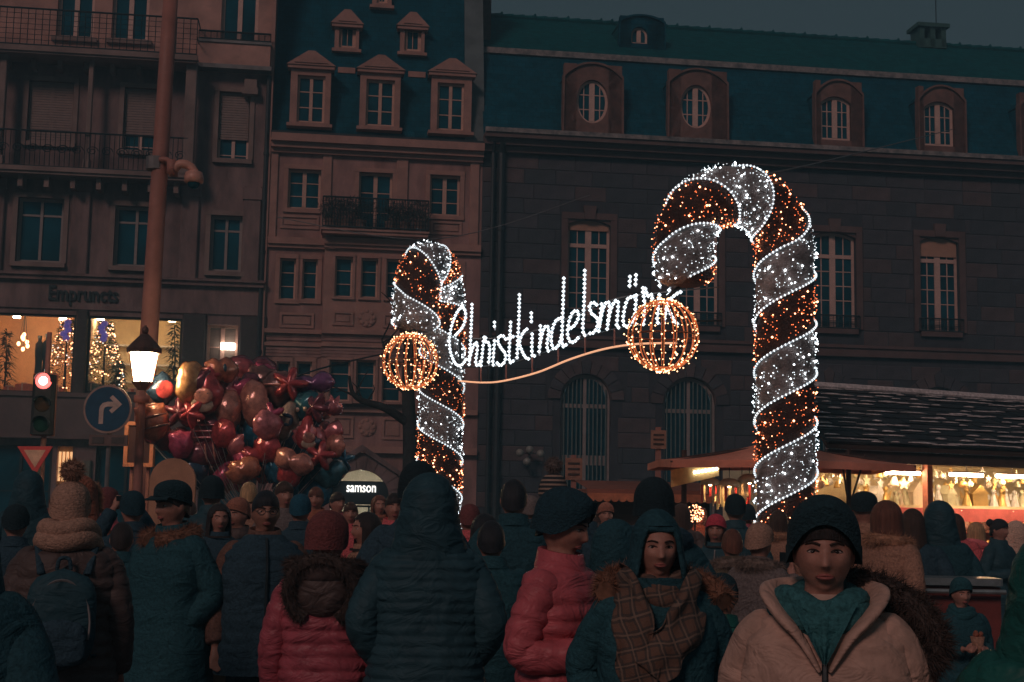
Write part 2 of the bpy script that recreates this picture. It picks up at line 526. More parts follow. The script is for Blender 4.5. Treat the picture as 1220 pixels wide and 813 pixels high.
bal = MB(); bal.box(L1, u2b, -.8, -.002, zl - .16, zl); bal.box(L1, u2b + .04, -.86, -.7, zl - .08, zl + .05)
for k in range(9):
    u = L1 + .5 + k * (u2b - L1 - .8) / 8
    bal.box(u - .07, u + .07, -.6, -.003, zl - .5, zl - .16)
bo = bal.build('balcony', K['trim_old'], e1)
railing(bo, L1, u2b, -.76, zl + .07, F1.pt(95, 158, -.8)[1], K['iron'], 48, True, side=-.02)
for x, r in ((107, .07), (227, .16), (2, .1)):
    u = F1.pt(x, 130, -.6)[0]
    b = MB(); b.bbox(u - r, u + r, -.62 - r, -.62 + r, zl, zt - .16, .02)
    b.bbox(u - r * 1.5, u + r * 1.5, -.62 - r * 1.5, -.62 + r * 1.5, zl, zl + .35, .02)
    b.build('column', K['trim_old'], e1)
# projecting bay parapet on the right
r = F1.rect(236, 52, 322, 78, -.35)
b = MB(); b.box(r[0], r[1], -.35, -.002, r[2], r[3]); b.build('bay_parapet', K['plaster'], e1)
b = MB(); b.box(r[0] - .05, r[1] + .06, -.45, -.002, r[2] - .13, r[2] - .002); b.box(r[0], r[1] + .03, -.4, -.002, r[3] + .002, r[3] + .08); b.build('bay_ledge', K['zinc'], e1)
railing(e1, r[0], r[1], -.36, r[3] + .1, r[3] + .35, K['iron'], 12)
# lamp box on the wall
r = F1.rect(291, 95, 306, 113, -.2)
b = MB(); b.box(r[0], r[1], -.25, -.003, r[2] + .2, r[3]); b.box(r[0] - .06, r[1] + .04, -.3, -.003, r[2], r[2] + .2); b.build('corbel', K['trim_old'], e1)
b = MB()
u = F1.pt(313, 300)[0]
b.tube([(u, -.12, 0), (u, -.12, zf(82))], .07, 8)
for z in (3, 6, 9, 12): b.tube([(u, -.12, z), (u, -.12, z + .08)], .09, 8)
b.build('downpipe', K['darkmetal'], e1)
b = MB(); b.box(R1 - .12, R1, -.12, .0, 0, Z1T); b.build('corner_quoin', K['trim_pink'], e1)
b = MB(); b.add([(R1, -.0, ZA - 4), (R1, 9, ZA - 4), (R1, 9, Z1T), (R1, -.0, Z1T)], [(0, 1, 2, 3)]); b.build('gable_wall', K['stone_old'], e1)
# lettering over the shop
def text_obj(txt, size, m, par, loc, rot=(pi / 2, 0, 0), ext=.02, width=None, name='lettering', bold=0.0):
    cu = bpy.data.curves.new('txt', 'FONT')
    cu.body = txt; cu.size = size; cu.extrude = ext; cu.offset = bold; cu.align_x = 'LEFT'; cu.resolution_u = 4
    o = bpy.data.objects.new('txt', cu); C.objects.link(o)
    me = bpy.data.meshes.new_from_object(o.evaluated_get(bpy.context.evaluated_depsgraph_get()))
    bpy.data.objects.remove(o); bpy.data.curves.remove(cu)
    xs = [v.co.x for v in me.vertices]
    if width:
        k = width / (max(xs) - min(xs)); x0 = min(xs)
        for v in me.vertices: v.co.x = (v.co.x - x0) * k
    me.materials.clear(); me.materials.append(m)
    return link(name, me, par, loc, rot)
r = F1.rect(58, 346, 141, 362, -.06)
text_obj('Empruncts', .62, K['iron'], e1, (r[0], -.1, r[2] + .08), width=r[1] - r[0], bold=.012)
# rooms behind the shop windows
K['shop_wall'] = mat('warm_shop_wall', (.7, .38, .22), .8, var=.25, scale=1, bump=0)
K['shop_cream'] = mat('cream_shop_wall', (.68, .47, .3), .8, var=.25, scale=1, bump=0)
K['spot'] = emis('shop_spot', (1, .68, .43), 38)
def room(par, r, dep, mw_, name='shop_room'):
    u0, u1, z0, z1 = r
    z1 += .5
    b = MB(); b.add([(u0, .32, z0), (u1, .32, z0), (u1, dep, z0), (u0, dep, z0), (u0, .32, z1), (u1, .32, z1), (u1, dep, z1), (u0, dep, z1)],
                    [(0, 1, 2, 3), (3, 2, 6, 7), (0, 3, 7, 4), (1, 5, 6, 2), (4, 7, 6, 5)])
    b.add([(u0, .31, z1 - .5), (u1, .31, z1 - .5), (u1, .31, z1), (u0, .31, z1)], [(0, 1, 2, 3)])
    return b.build(name, mw_, par)
ro = [room(e1, shopw[0], 3.0, K['shop_wall']), room(e1, shopw[1], 3.0, K['shop_cream'])]
for r in shopw:
    b = MB(); b.add([(r[0], .1, r[2]), (r[1], .1, r[2]), (r[1], .1, r[3]), (r[0], .1, r[3])], [(0, 1, 2, 3)])
    w = b.build('shop_window', K['shopglass'], e1)
    b = MB(); ring(b, outline('rect', *r, n=2), outline('rect', *r, ins=.07, n=2), .05, .16); b.build('frame', K['darkmetal'], w)
for r, spots in ((shopw[0], ((44, 0), (20, .6), (75, .9))), (shopw[1], ((120, .4), (150, 0), (185, .6), (205, .2)))):
    for x, dy in spots:
        u = F1.pt(x, 380, .9 + dy)[0]
        b = MB(); b.tube([(u, .9 + dy, r[3] + .04), (u, .9 + dy, r[3] + .12)], .11, 10)
        s = b.build('ceiling_spot', K['spot'], e1)
# wall shelf lines in the second room
u0, u1 = shopw[1][0] + .1, shopw[1][1] - .1
for z in (.55, 1.1, 1.7): b = MB(); b.box(u0, u1, 2.7, 2.98, shopw[1][2] + z, shopw[1][2] + z + .05); b.build('wall_shelf', K['white_paint'], e1)
# door light panel on the right
r = doorw
window(e1, *r, .2, cols=2, rows=2, mw=.12, fw=.08, fm=K['frame'], gm=mat('hall_glass', (.16, .12, .1), .3))
b = MB(); q = F1.rect(263, 409, 280, 417, .1); b.bbox(q[0], q[1], .0, .14, q[2], q[3], .03); b.build('wall_lamp', emis('white_lamp', (1, .88, .75), 5), e1)
# ground floor shop front
for r in gshop[:1] + gshop[2:]:
    window(e1, *r, .25, cols=3, rows=2, mw=.08, fw=.1, fm=K['darkmetal'])
r = gshop[1]
b = MB(); b.box(r[0], r[1], .25, .29, r[2], r[3]); b.build('lit_backboard', mat('backboard', (.25, .16, .09), .7), e1)
K['barlight'] = emis('bar_light', (1, .55, .25), .8); K['gpier'] = mat('pale_green_pier', (.13, .13, .1), .7)
for k in range(4):
    u = r[0] + (r[1] - r[0]) * (k + .5) / 4; b = MB(); b.box(u - .03, u + .03, .1, .16, r[3] - 1.0, r[3] - .15); b.build('light_bar', K['barlight'], e1)
for x0, x1 in ((86, 109), (218, 232)):
    u0, u1 = F1.pt(x0, 560)[0], F1.pt(x1, 560)[0]; b = MB(); b.bbox(u0, u1, -.12, 0, 0, zf(550), .04); b.build('ground_pier', K['gpier'], e1)

# ================================================================== middle building: three bays, oriel, mansard with pedimented dormers
F2 = Fac('gabled_dormer_house', 440, 'pink stone town house with pedimented dormers and a plant filled balcony')
e2 = F2.e
f2 = lambda y, x=440: F2.pt(x, y)[1]
L2, R2 = R1 + F1.u0 - F2.u0, F2.pt(573, 300)[0]
ZE = f2(176)
w3 = [F2.rect(343, 202, 382, 249), F2.rect(427, 206, 467, 276), F2.rect(512, 209, 548, 257)]
w2 = [F2.rect(333, 308, 352, 357), F2.rect(360, 309, 378, 357), F2.rect(505, 315, 522, 360), F2.rect(532, 316, 549, 360)]
w2o = [F2.rect(399, 306, 420, 354, -.3), F2.rect(430, 308, 450, 355, -.3), F2.rect(460, 309, 480, 356, -.3)]
w1 = [F2.rect(329, 431, 345, 476), F2.rect(353, 431, 371, 476), F2.rect(503, 436, 519, 480), F2.rect(530, 436, 547, 480)]
w1o = [F2.rect(392, 429, 417, 478, -.3), F2.rect(424, 429, 447, 478, -.3), F2.rect(455, 431, 478, 479, -.3)]
uA0, uA1, _, zA1 = F2.rect(394, 560, 464, 640)
arch = (uA0, uA1, 0.0, zA1)
gl = [F2.rect(330, 548, 372, 640), F2.rect(490, 550, 545, 640)]
wall_with_openings('wall', e2, K['stone_pink'], L2, R2, 0, ZE, w3 + w2 + w1 + [arch] + gl)
O0, O1 = F2.pt(386, 330, -.3)[0], F2.pt(491, 330, -.3)[0]
ZO1, ZO0 = f2(279), f2(482)
wall_with_openings('oriel', e2, K['trim_pink'], O0, O1, ZO0, ZO1, w2o + w1o, v=-.3, dep=.28)
b = MB()
for x in (O0, O1): b.add([(x, -.3, ZO0), (x, 0, ZO0), (x, 0, ZO1), (x, -.3, ZO1)], [(0, 1, 2, 3)])
b.add([(O0, -.3, ZO0), (O1, -.3, ZO0), (O1, 0, ZO0), (O0, 0, ZO0)], [(0, 1, 2, 3)])
b.build('oriel_cheeks', K['trim_pink'], e2)
for r in w3: window(e2, *r, .18, rows=3, mw=.12, fw=.07, sill=None)
for r in w2 + w1: window(e2, *r, .18, cols=1, rows=3, fw=.05)
for r in w2o + w1o: window(e2, *r, -.12, cols=1, rows=3, fw=.055)
for r in gl: window(e2, *r, .25, cols=2, rows=2, fw=.08, fm=K['darkmetal'])
for r in w3 + w2 + w1: b = MB(); surround(b, *r, w=.13, y=-.04); b.build('window_surround', K['trim_pink'], e2)
for r in w2o + w1o: b = MB(); surround(b, *r, w=.075, y=-.35, y1=-.3); b.build('window_surround', K['trim_pink'], e2)
# cornices, belts
b = MB()
for y0, y1, dp in ((168, 177, .45), (177, 183, .3), (183, 188, .15)): b.box(L2 + .02, R2, -dp, -.002, f2(y1), f2(y0))
b.build('cornice', K['trim_pink'], e2)
for y0, y1, dp in ((288, 296, .2), (296, 300, .12), (396, 401, .16), (412, 416, .1), (486, 492, .14), (532, 540, .2)):
    for q, (a, c, y) in enumerate(((L2 + .02, O0 - .01, 0), (O0 - .02, O1 + .02, -.3), (O1 + .01, R2 - .02, 0))):
        if q == 1 and y1 > 482: y = 0
        b = MB(); b.box(a, c, y - dp, y - .002, f2(y1), f2(y0)); b.build('belt_course', K['trim_pink'], e2)
# rusticated courses of the wall
for k in range(7):
    y0 = 402 + k * 3.8
    for a, c, y in ((L2 + .03, O0 - .012, 0), (O0 - .012, O1 + .012, -.3), (O1 + .012, R2 - .03, 0)):
        if abs(y0 - 412) < 4: continue
        b = MB(); b.box(a, c, y - .04, y - .002, f2(y0 + 3.2), f2(y0)); b.build('rustic_course', K['stone_pink'], e2)
# carved panels and rosettes
def panel(par, r, y, m):
    b = MB(); ring(b, outline('rect', *r, n=2), outline('rect', *r, ins=.07, n=2), y - .045, y - .001)
    b.box(r[0] + .12, r[1] - .12, y - .03, y - .001, r[2] + .12, r[3] - .12)
    return b.build('panel', m, par)
for x0, y0, x1, y1, y in ((334, 257, 380, 273, 0), (513, 264, 550, 280, 0), (333, 373, 374, 391, 0), (396, 371, 421, 388, -.3), (456, 374, 483, 391, -.3), (506, 377, 549, 393, 0), (396, 496, 421, 522, 0), (455, 498, 480, 524, 0), (333, 494, 374, 522, 0), (506, 500, 548, 526, 0)):
    panel(e2, F2.rect(x0, y0, x1, y1, y), y, K['trim_pink'])
for x, y, v in ((437, 379, -.3), (437, 509, 0)):
    u, z = F2.pt(x, y, v)
    b = MB()
    for rr, t in ((.27, .04), (.17, .06), (.08, .08)):
        b.fprism([(u + rr * cos(a * pi / 10), z + rr * sin(a * pi / 10)) for a in range(20)], v - t, v - .001)
    for k in range(8): b.ell((u + .2 * cos(k * pi / 4), v - .05, z + .2 * sin(k * pi / 4)), (.06, .03, .06), 8, 5)
    b.build('rosette', K['trim_pink'], e2)
for x0, x1 in ((321, 331), (384, 395), (472, 486), (560, 571)):
    u0, u1 = F2.pt(x0, 220)[0], F2.pt(x1, 220)[0]; b = MB(); b.bbox(u0, u1, -.07, -.002, f2(287), f2(188), .02); b.build('pilaster', K['trim_pink'], e2)
# balcony with plants
zb = F2.pt(446, 274, -.8)[1]
u0, u1 = F2.pt(384, 274, -.8)[0], F2.pt(510, 276, -.8)[0]
b = MB(); b.box(u0, u1, -.82, -.002, zb - .16, zb); b.box(u0 - .04, u1 + .04, -.87, -.002, zb - .06, zb - .003)
for u in (u0 + .3, u1 - .3): b.fprism([(u - .1, zb - .16), (u - .1, zb - .55), (u + .1, zb - .55), (u + .1, zb - .16)], -.4, -.003)
bo = b.build('balcony', K['trim_pink'], e2)
railing(bo, u0, u1, -.8, zb + .06, zb + .95, K['iron'], 36, side=-.02)
K['leaf_dark'] = mat('winter_leaves', (.018, .03, .026), .7, var=.5, scale=12, bump=0)
def bush(name, n, rx, ry, rz, m, seed, lw=.045):
    rnd = random.Random(seed); b = MB()
    for k in range(n):
        a, c, r = rnd.uniform(0, 2 * pi), rnd.uniform(-1, 1), rnd.random() ** .4
        s = sqrt(1 - c * c) * (1 + .25 * sin(3 * a + seed))
        p = Vector((rx * r * s * cos(a), ry * r * s * sin(a), rz * r * c))
        d = Vector((rnd.gauss(0, 1), rnd.gauss(0, 1), rnd.gauss(.4, 1))).normalized(); q = d.orthogonal().normalized()
        w = lw * rnd.uniform(.6, 1.4)
        b.add([p - q * w * .4, p + d * w, p + q * w * .4, p + d * w * 2], [(0, 1, 3), (1, 2, 3)])
    return b.mesh(name, m)
for k in range(7):
    u = u0 + .25 + k * (u1 - u0 - .5) / 6
    if k == 3: continue
    p = F2.e.matrix_world if False else None
    t = empty('balcony_plant', FO + FT * (F2.u0 + u) - FN * .55, TH, 'dark leafy potted plant on the iron railed balcony', 'plant', 'pot plants on the balcony')
    t.location.z = zb
    h = random.uniform(.75, 1.05)
    pm = MB(); pm.loft([[(r * cos(a * pi / 6), r * sin(a * pi / 6), z) for a in range(12)] for r, z in ((.12, .003), (.16, .26), (.18, .26), (.18, .31))])
    pm.build('pot', mat('clay_pot', (.16, .09, .07), .8), t)
    link('foliage', bush('foliage', 420, .36, .25, h * .48, K['leaf_dark'], k, .07), t, (0, 0, .3 + h * .4))
# arched doorway with lit interior
b = MB(); spandrel(b, 'round', uA0, uA1, zA1, None, .0, .28); b.build('arch_head', K['stone_old'], e2)
uc, hw = (uA0 + uA1) / 2, (uA1 - uA0) / 2
for k in range(11):
    a0, a1 = pi * k / 11 + .01, pi * (k + 1) / 11 - .01
    zc = zA1 - hw
    b = MB(); b.fprism([(uc + cos(a) * r_, zc + sin(a) * r_) for a, r_ in ((a0, hw), (a0, hw + .42), ((a0 + a1) / 2, hw + .44), (a1, hw + .42), (a1, hw), ((a0 + a1) / 2, hw))], -.08, -.002); b.build('arch_stone', K['stone_old'], e2)
b = MB(); b.fprism([(uc - hw - .8, zA1 - hw + .5), (uc - hw - .62, zA1 - hw + .5), (uc, zA1 + .55), (uc + hw + .62, zA1 - hw + .5), (uc + hw + .8, zA1 - hw + .5), (uc, zA1 + .75)], -.22, -.002); b.build('hood_mould', K['stone_old'], e2)
K['lobby'] = mat('lobby_wall', (.75, .68, .56), .7, var=.1, bump=0)
b = MB(); b.add([(uA0, .3, 0), (uA1, .3, 0), (uA1, 4, 0), (uA0, 4, 0), (uA0, .3, zA1 + .1), (uA1, .3, zA1 + .1), (uA1, 4, zA1 + .1), (uA0, 4, zA1 + .1)], [(3, 2, 6, 7), (0, 3, 7, 4), (1, 5, 6, 2), (4, 7, 6, 5)])
b.add([(uA0, .3, zA1), (uA1, .3, zA1), (uA1, .3, zA1 + .1), (uA0, .3, zA1 + .1)], [(0, 1, 2, 3)])
b.build('lobby', K['lobby'], e2)
for k in range(3):
    b = MB(); b.box(uA0 + .35 + k * .5, uA0 + .55 + k * .5, 1.0 + .5 * k, 1.7 + .5 * k, zA1 + .04, zA1 + .09); b.build('ceiling_lamp', emis('lobby_lamp', (1, .8, .55), 14), e2)
zs0, zs1 = f2(590, 430), f2(575, 430)
b = MB(); b.box(uA0, uA1, .06, .2, zs0 - .28, zs1 + .04); so_ = b.build('sign_board', K['iron'], e2)
text_obj('samson', .42, emis('sign_white', (1, .97, .9), 1.5), so_, (F2.pt(413, 580)[0], .04, zs0 + .09), width=F2.pt(448, 580)[0] - F2.pt(413, 580)[0], bold=.004)
window(e2, uA0 + .02, uA1 - .02, 0.05, zs0 - .3, .2, cols=3, rows=1, fw=.06, mw=.06, fm=K['darkmetal'], gm=K['shopglass'], name='glass_door')
# mansard roof
SL = 0.24                                    # metres back per metre up on the steep slope
ZR = f2(-120)
b = MB(); yb = lambda z: .1 + (z - ZE) * SL
b.add([(L2, .1, ZE + .02), (R2, .1, ZE + .02), (R2, yb(ZR), ZR), (L2, yb(ZR), ZR)], [(0, 1, 2, 3)])
b.add([(R2, .1, ZE + .02), (R2, 6, ZE + .02), (R2, 6, ZR), (R2, yb(ZR), ZR)], [(0, 1, 2, 3)])
b.build('roof', K['slate'], e2)
b = MB(); b.box(L2, R2, -.3, .2, ZE + .12, ZE + .2); b.box(L2, R2, -.36, -.28, ZE + .1, ZE + .3); b.build('gutter', K['darkmetal'], e2)
def dormer(F, par, x0, y0, x1, y1, wr, slope_y, zE, v0, m, kind='ped', wkind='rect', rise=None, rows=3, sub=1, roofm=None, fw=.07, mw=.1, snow=False):
    """dormer standing on the slope: cheeks, front with opening, head; window and panes as sub-parts"""
    u0, u1, z0, z1 = F.rect(x0, y0, x1, y1, v0)
    w0, w1, wz0, wz1 = F.rect(*wr, v0)
    back = slope_y(z1) + .3
    b = MB()
    b.box(u0, w0, v0, v0 + .25, z0, z1 if kind != 'ped' else z1 - .45); b.box(w1, u1, v0, v0 + .25, z0, z1 if kind != 'ped' else z1 - .45)
    ztop = z1 - .45 if kind == 'ped' else z1
    if kind == 'ped':
        b.box(w0, w1, v0, v0 + .25, wz1, ztop); b.box(w0, w1, v0, v0 + .25, z0, wz0)
        b.box(u0 - .1, u1 + .1, v0 - .12, v0 + .25, ztop, ztop + .1)
        uc = (u0 + u1) / 2
        b.fprism([(u0 - .14, ztop + .1), (u1 + .14, ztop + .1), (uc + .1, z1 + .1), (uc - .1, z1 + .1)], v0 - .16, v0 + .25)
        b.fprism([(u0 + .1, ztop + .16), (u1 - .1, ztop + .16), (uc, z1 - .02)], v0 - .19, v0 - .161)
        b.box(u0 - .08, u1 + .08, v0 - .1, v0 + .25, z0 - .1, z0 - .001)
    else:
        uc, hw = (u0 + u1) / 2, (u1 - u0) / 2
        o = outline(wkind, w0, w1, wz0, wz1, rise)
        # stone front as a ring between the window outline and a shaped outer outline
        nn = len(o); outer = []
        for (x, z) in o:
            t = (x - (w0 + w1) / 2) / ((w1 - w0) / 2)
            low = o.index((x, z)) < nn // 2
            if low: outer.append((uc + hw * max(-1, min(1, t)), z0))
            else:
                tt = max(-1, min(1, t))
                outer.append((uc + hw * tt, z1 - (z1 - z0) * .2 * abs(tt) ** 2.2))
        ring(b, outer, o, v0, v0 + .25)
        ring(b, [(uc + (x - uc) * 1.06, z + .06) if z > (z0 + z1) / 2 else (uc + (x - uc) * 1.06, z - .06) for x, z in outer], outer, v0 - .08, v0 + .2)
        b.b = 0
    d = b.build('dormer', m, par)
    # cheeks and little roof back to the slope
    b = MB()
    zt = ztop - (0 if kind == 'ped' else (z1 - z0) * .2)
    for x in (u0 + .02, u1 - .02):
        b.add([(x, v0 + .2, z0), (x, slope_y(z0) + .3, z0), (x, back, zt), (x, v0 + .2, zt)], [(0, 1, 2, 3)])
    if kind == 'ped':
        uc = (u0 + u1) / 2; bk = slope_y(z1) + .4
        b.add([(u0 - .1, v0 + .2, ztop + .08), (uc, v0 + .2, z1 + .08), (uc, bk, z1 + .08), (u0 - .1, bk, ztop + .08), (u1 + .1, v0 + .2, ztop + .08), (u1 + .1, bk, ztop + .08)], [(0, 1, 2, 3), (1, 4, 5, 2)])
    else:
        n = 10; vs = []
        for i in range(n + 1):
            tt = -1 + 2 * i / n; z = z1 - (z1 - z0) * .2 * abs(tt) ** 2.2 + .04
            vs += [(uc + hw * tt, v0 + .2, z), (uc + hw * tt, slope_y(z) + .4, z)]
        b.add(vs, [(2 * i, 2 * i + 2, 2 * i + 3, 2 * i + 1) for i in range(n)])
    b.build('dormer_roof', roofm, d)
    window(d, w0, w1, wz0, wz1, v0 + .16, kind=wkind, rise=rise, rows=rows, sub=sub, fm=K['frame_white'] if kind != 'ped' else K['frame'], fw=fw, mw=mw, bw=.03, pane_par=d)
    return d
for x0, y0, x1, y1, wr in ((346, 66, 394, 148, (354, 90, 387, 146)), (429, 71, 477, 152, (436, 95, 470, 150)), (514, 75, 562, 157, (521, 99, 553, 155))):
    dormer(F2, e2, x0, y0, x1, y1, wr, yb, ZE, -.05, K['trim_pink'], 'ped', roofm=K['slate'])
for x0, y0, x1, y1, wr in ((399, 17, 428, 59, (404, 29, 424, 57)), (477, 20, 506, 63, (482, 33, 502, 61)), (444, -30, 467, 7, (449, -20, 462, 4))):
    v0 = yb(F2.pt((x0 + x1) / 2, y1, .6)[1]) - .1
    dormer(F2, e2, x0, y0, x1, y1, wr, yb, ZE, v0, K['trim_pink'], 'ped', roofm=K['slate'], rows=1, mw=.02, fw=.1)
for x, y in ((413, 83), (497, 88)):
    u, z = F2.pt(x, y, .6); v = yb(z)
    b = MB(); b.fprism([(u - .27, z - .09), (u + .27, z - .09), (u + .27, z + .09), (u - .27, z + .09)], v - .06, v + .1); b.build('roof_vent', K['trim_pink'], e2)
# party wall between the roofs, chimney
b = MB(); zt = f2(-60); u = R2
b.add([(u - .55, -.05, ZE), (u + .05, -.05, ZE), (u + .05, yb(zt) - .1, zt), (u - .55, yb(zt) - .1, zt), (u - .55, .3, ZE), (u + .05, .3, ZE), (u + .05, 6, zt), (u - .55, 6, zt)], [(0, 1, 2, 3), (1, 5, 6, 2), (0, 3, 7, 4), (3, 2, 6, 7)])
b.build('party_wall', mat('leaded_parapet', (.085, .105, .11), .6, var=.3, scale=2), e2)

# ================================================================== long sandstone building (right)
F3 = Fac('sandstone_mansion', 760, 'long dark red sandstone building with slate mansard roof and oval dormers')
e3 = F3.e
f3 = lambda y, x=760: F3.pt(x, y)[1]
L3, R3 = R2 + F2.u0 - F3.u0, F3.pt(1420, 300)[0]
ZE3 = f3(180)
up = [F3.rect(676, 262, 727, 386), F3.rect(808, 268, 856, 389), F3.rect(968, 277, 1020, 392), F3.rect(1096, 283, 1143, 396)]
lo = [F3.rect(667, 446, 727, 640), F3.rect(790, 450, 853, 640), F3.rect(958, 458, 1018, 640), F3.rect(1090, 462, 1150, 640)]
lo = [(a, c, .9, d) for a, c, _, d in lo]
wall_with_openings('wall', e3, K['joint'], L3, R3, 0, ZE3, up + lo, dep=.32)
for r in up: b = MB(); spandrel(b, 'seg', r[0], r[1], r[3], .16, .0, .3); b.build('arch_head', K['trim_red'], e3)
for r in lo: b = MB(); spandrel(b, 'round', r[0], r[1], r[3], None, .0, .3); b.build('arch_head', K['trim_red'], e3)
for i, r in enumerate(up):
    w = window(e3, *r, .2, kind='seg', rise=.16, rowsplit=[r[2] + (r[3] - r[2]) * t for t in (.15, .3, .45, .6, .75)], transom=.755, fw=.085, mw=.19, bw=.03, sub=2, fm=K['frame_white'])
    b = MB(); b.box(r[0] - .02, r[1] + .02, -.12, .18, r[2] - .16, r[2] - .002); b.build('sill', K['trim_red'], w)
    if i in (0, 3):
        h = (.1, 0, 0, .2)[i] * (r[3] - r[2])
        b = MB(); ol = [(x, z) for x, z in outline('seg', r[0] + .04, r[1] - .04, r[3] - h, r[3] - .02, .15)]; b.fprism(ol, .12, .15); b.build('blind', mat('ochre_blind', (.36, .2, .14), .8, var=.1), w)
    railing(e3, r[0] - .08, r[1] + .08, -.1, r[2] + .02, r[2] + .42, K['iron'], 9)
for r in lo:
    w = window(e3, *r, .2, kind='round', rowsplit=[r[3] - (r[1] - r[0]) * .5 - .1 - 1.75], fw=.1, mw=.1, bw=.3, fm=K['frame_grey'], transom=(r[3] - (r[1] - r[0]) * .62 - r[2]) / (r[3] - r[2]))
    b = MB()
    for k in range(1, 12):
        x = r[0] + (r[1] - r[0]) * k / 12
        if k == 6: continue
        hw = (r[1] - r[0]) / 2; z = r[3] - hw + sqrt(hw * hw - (x - r[0] - hw) ** 2) - .1
        b.tube([(x, .11, r[2]), (x, .11, z)], .022, 5)
    b.build('window_bars', mat('teal_bar_paint', (.1, .13, .125), .6), w)
# voussoirs and jambs
for r in lo:
    uc, hw = (r[0] + r[1]) / 2, (r[1] - r[0]) / 2; zc = r[3] - hw
    for k in range(11):
        a0, a1 = pi * k / 11 + .012, pi * (k + 1) / 11 - .012
        b = MB(); b.fprism([(uc + cos(a) * q, zc + sin(a) * q) for a, q in ((a0, hw + .02), (a0, hw + .4), ((a0 + a1) / 2, hw + .42 + (.12 if k == 5 else 0)), (a1, hw + .4), (a1, hw + .02), ((a0 + a1) / 2, hw + .02))], -.07, -.002)
        b.build('arch_stone', random.choice((K['stone_red'], K['stone_red3'])), e3)
for r in up:
    b = MB(); surround(b, *r, w=.2, y=-.06, bottom=False)
    uc = (r[0] + r[1]) / 2; b.fprism([(uc - .16, r[3]), (uc + .16, r[3]), (uc + .2, r[3] + .42), (uc - .2, r[3] + .42)], -.13, -.002); b.build('window_surround', K['trim_red'], e3)
# dressed stone blocks, each a piece of its own
zbelt = (f3(403), f3(417))
rnd = random.Random(3)
course, zc = 0, 1.55
shapes = {}
Rblk = F3.pt(1245, 300)[0]
while zc < ZE3 - .3:
    hgt = .47
    if zbelt[1] - hgt < zc < zbelt[0]: zc = zbelt[0] + .01; continue
    u = L3 + .02 - (course % 2) * .55
    while u < Rblk:
        wd = rnd.choice((1.0, 1.15, 1.3)); a, c = max(u, L3 + .02), u + wd - .022
        segs = [(a, c)]
        for r in up + lo:
            pad = .22
            zt = r[3] + (.22 if r in up else .0)
            if zc + hgt > r[2] - .05 and zc < zt:
                if r in lo and zc > r[3] - (r[1] - r[0]) / 2 - .05: pad = .45 
                ns = []
                for s0, s1 in segs:
                    if s1 <= r[0] - pad or s0 >= r[1] + pad: ns.append((s0, s1)); continue
                    if s0 < r[0] - pad - .15: ns.append((s0, r[0] - pad - .012))
                    if s1 > r[1] + pad + .15: ns.append((r[1] + pad + .012, s1))
                segs = ns
        for s0, s1 in segs:
            if s1 - s0 < .12: continue
            key = (round((s1 - s0) * 20), rnd.randrange(3))
            if key not in shapes:
                w = key[0] / 20; q = .018; bm_ = MB()
                o = [(0, 0), (w, 0), (w, hgt - .022), (0, hgt - .022)]; i_ = [(q, q), (w - q, q), (w - q, hgt - .022 - q), (q, hgt - .022 - q)]
                v = [(x, 0, z) for x, z in o] + [(x, -.014, z) for x, z in i_]
                bm_.add(v, [(4, 5, 6, 7), (0, 1, 5, 4), (1, 2, 6, 5), (2, 3, 7, 6), (3, 0, 4, 7)])
                shapes[key] = bm_.mesh('stone_block', (K['stone_red'], K['stone_red2'], K['stone_red3'])[key[1]])
            link('stone_block', shapes[key], e3, (s0, -.002 - rnd.uniform(0, .012), zc), scale=((s1 - s0) / (key[0] / 20), 1, 1))
        u += wd
    zc += hgt; course += 1
b = MB()
b.box(L3, R3, -.14, -.002, zbelt[1], zbelt[0]); b.box(L3, R3, -.2, -.003, zbelt[0] - .1, zbelt[0])
b.build('belt_course', K['trim_red'], e3)
b = MB()
for z0, z1, dp in ((-.3, -.12, .2), (-.12, .06, .4), (.06, .2, .6)): b.box(L3, R3, -dp, -.003, ZE3 + z0, ZE3 + z1)
b.build('cornice', K['trim_red'], e3)
b = MB(); b.box(L3, R3, -.66, -.5, ZE3 + .202, ZE3 + .34); b.box(L3, R3, -.5, .2, ZE3 + .202, ZE3 + .23); b.build('gutter', K['snowy'], e3)
# snow lying in the gutter
rnd = random.Random(5)
for x0, x1 in ((583, 614), (860, 888), (912, 940), (700, 715)):
    a, c = F3.pt(x0, 170)[0], F3.pt(x1, 170)[0]
    b = MB(); b.loft([[(a + (c - a) * i / 12, -.28 + .2 * cos(t * pi / 4), ZE3 + .26 + max(0, .13 * sin(t * pi / 4)) * sin(pi * i / 12) * rnd.uniform(.5, 1.2)) for t in range(8)] for i in range(13)])
    b.build('snow', mat('old_snow', (.4, .38, .38), .9), e3, True)
# roof slopes
K['dormer_stone'] = mat('dormer_sandstone', (.15, .08, .066), .85, var=.35, scale=2.5, bump=.4, bscale=25)
ZK = F3.pt(760, 76, 1.6)[1]
yK = 1.35
s3 = lambda z: -.1 + (z - ZE3 - .2) / (ZK - ZE3 - .2) * (yK + .1)
ZT = F3.pt(760, 27, 5.0)[1]
b = MB(); b.add([(L3, -.1, ZE3 + .2), (R3, -.1, ZE3 + .2), (R3, yK, ZK), (L3, yK, ZK)], [(0, 1, 2, 3)])
b.build('mansard_slope', K['slate'], e3)
b = MB(); b.add([(L3, yK, ZK + .1), (R3, yK, ZK + .1), (R3, 5.4, ZT), (L3, 5.4, ZT), (R3, 11, ZK), (L3, 11, ZK)], [(0, 1, 2, 3), (3, 2, 4, 5)])
b.build('upper_roof', K['slate_green'], e3)
b = MB(); b.box(L3, R3, yK - .12, yK + .1, ZK - .06, ZK + .13); b.build('curb_flashing', K['snowy'], e3)
b = MB()
u = L3
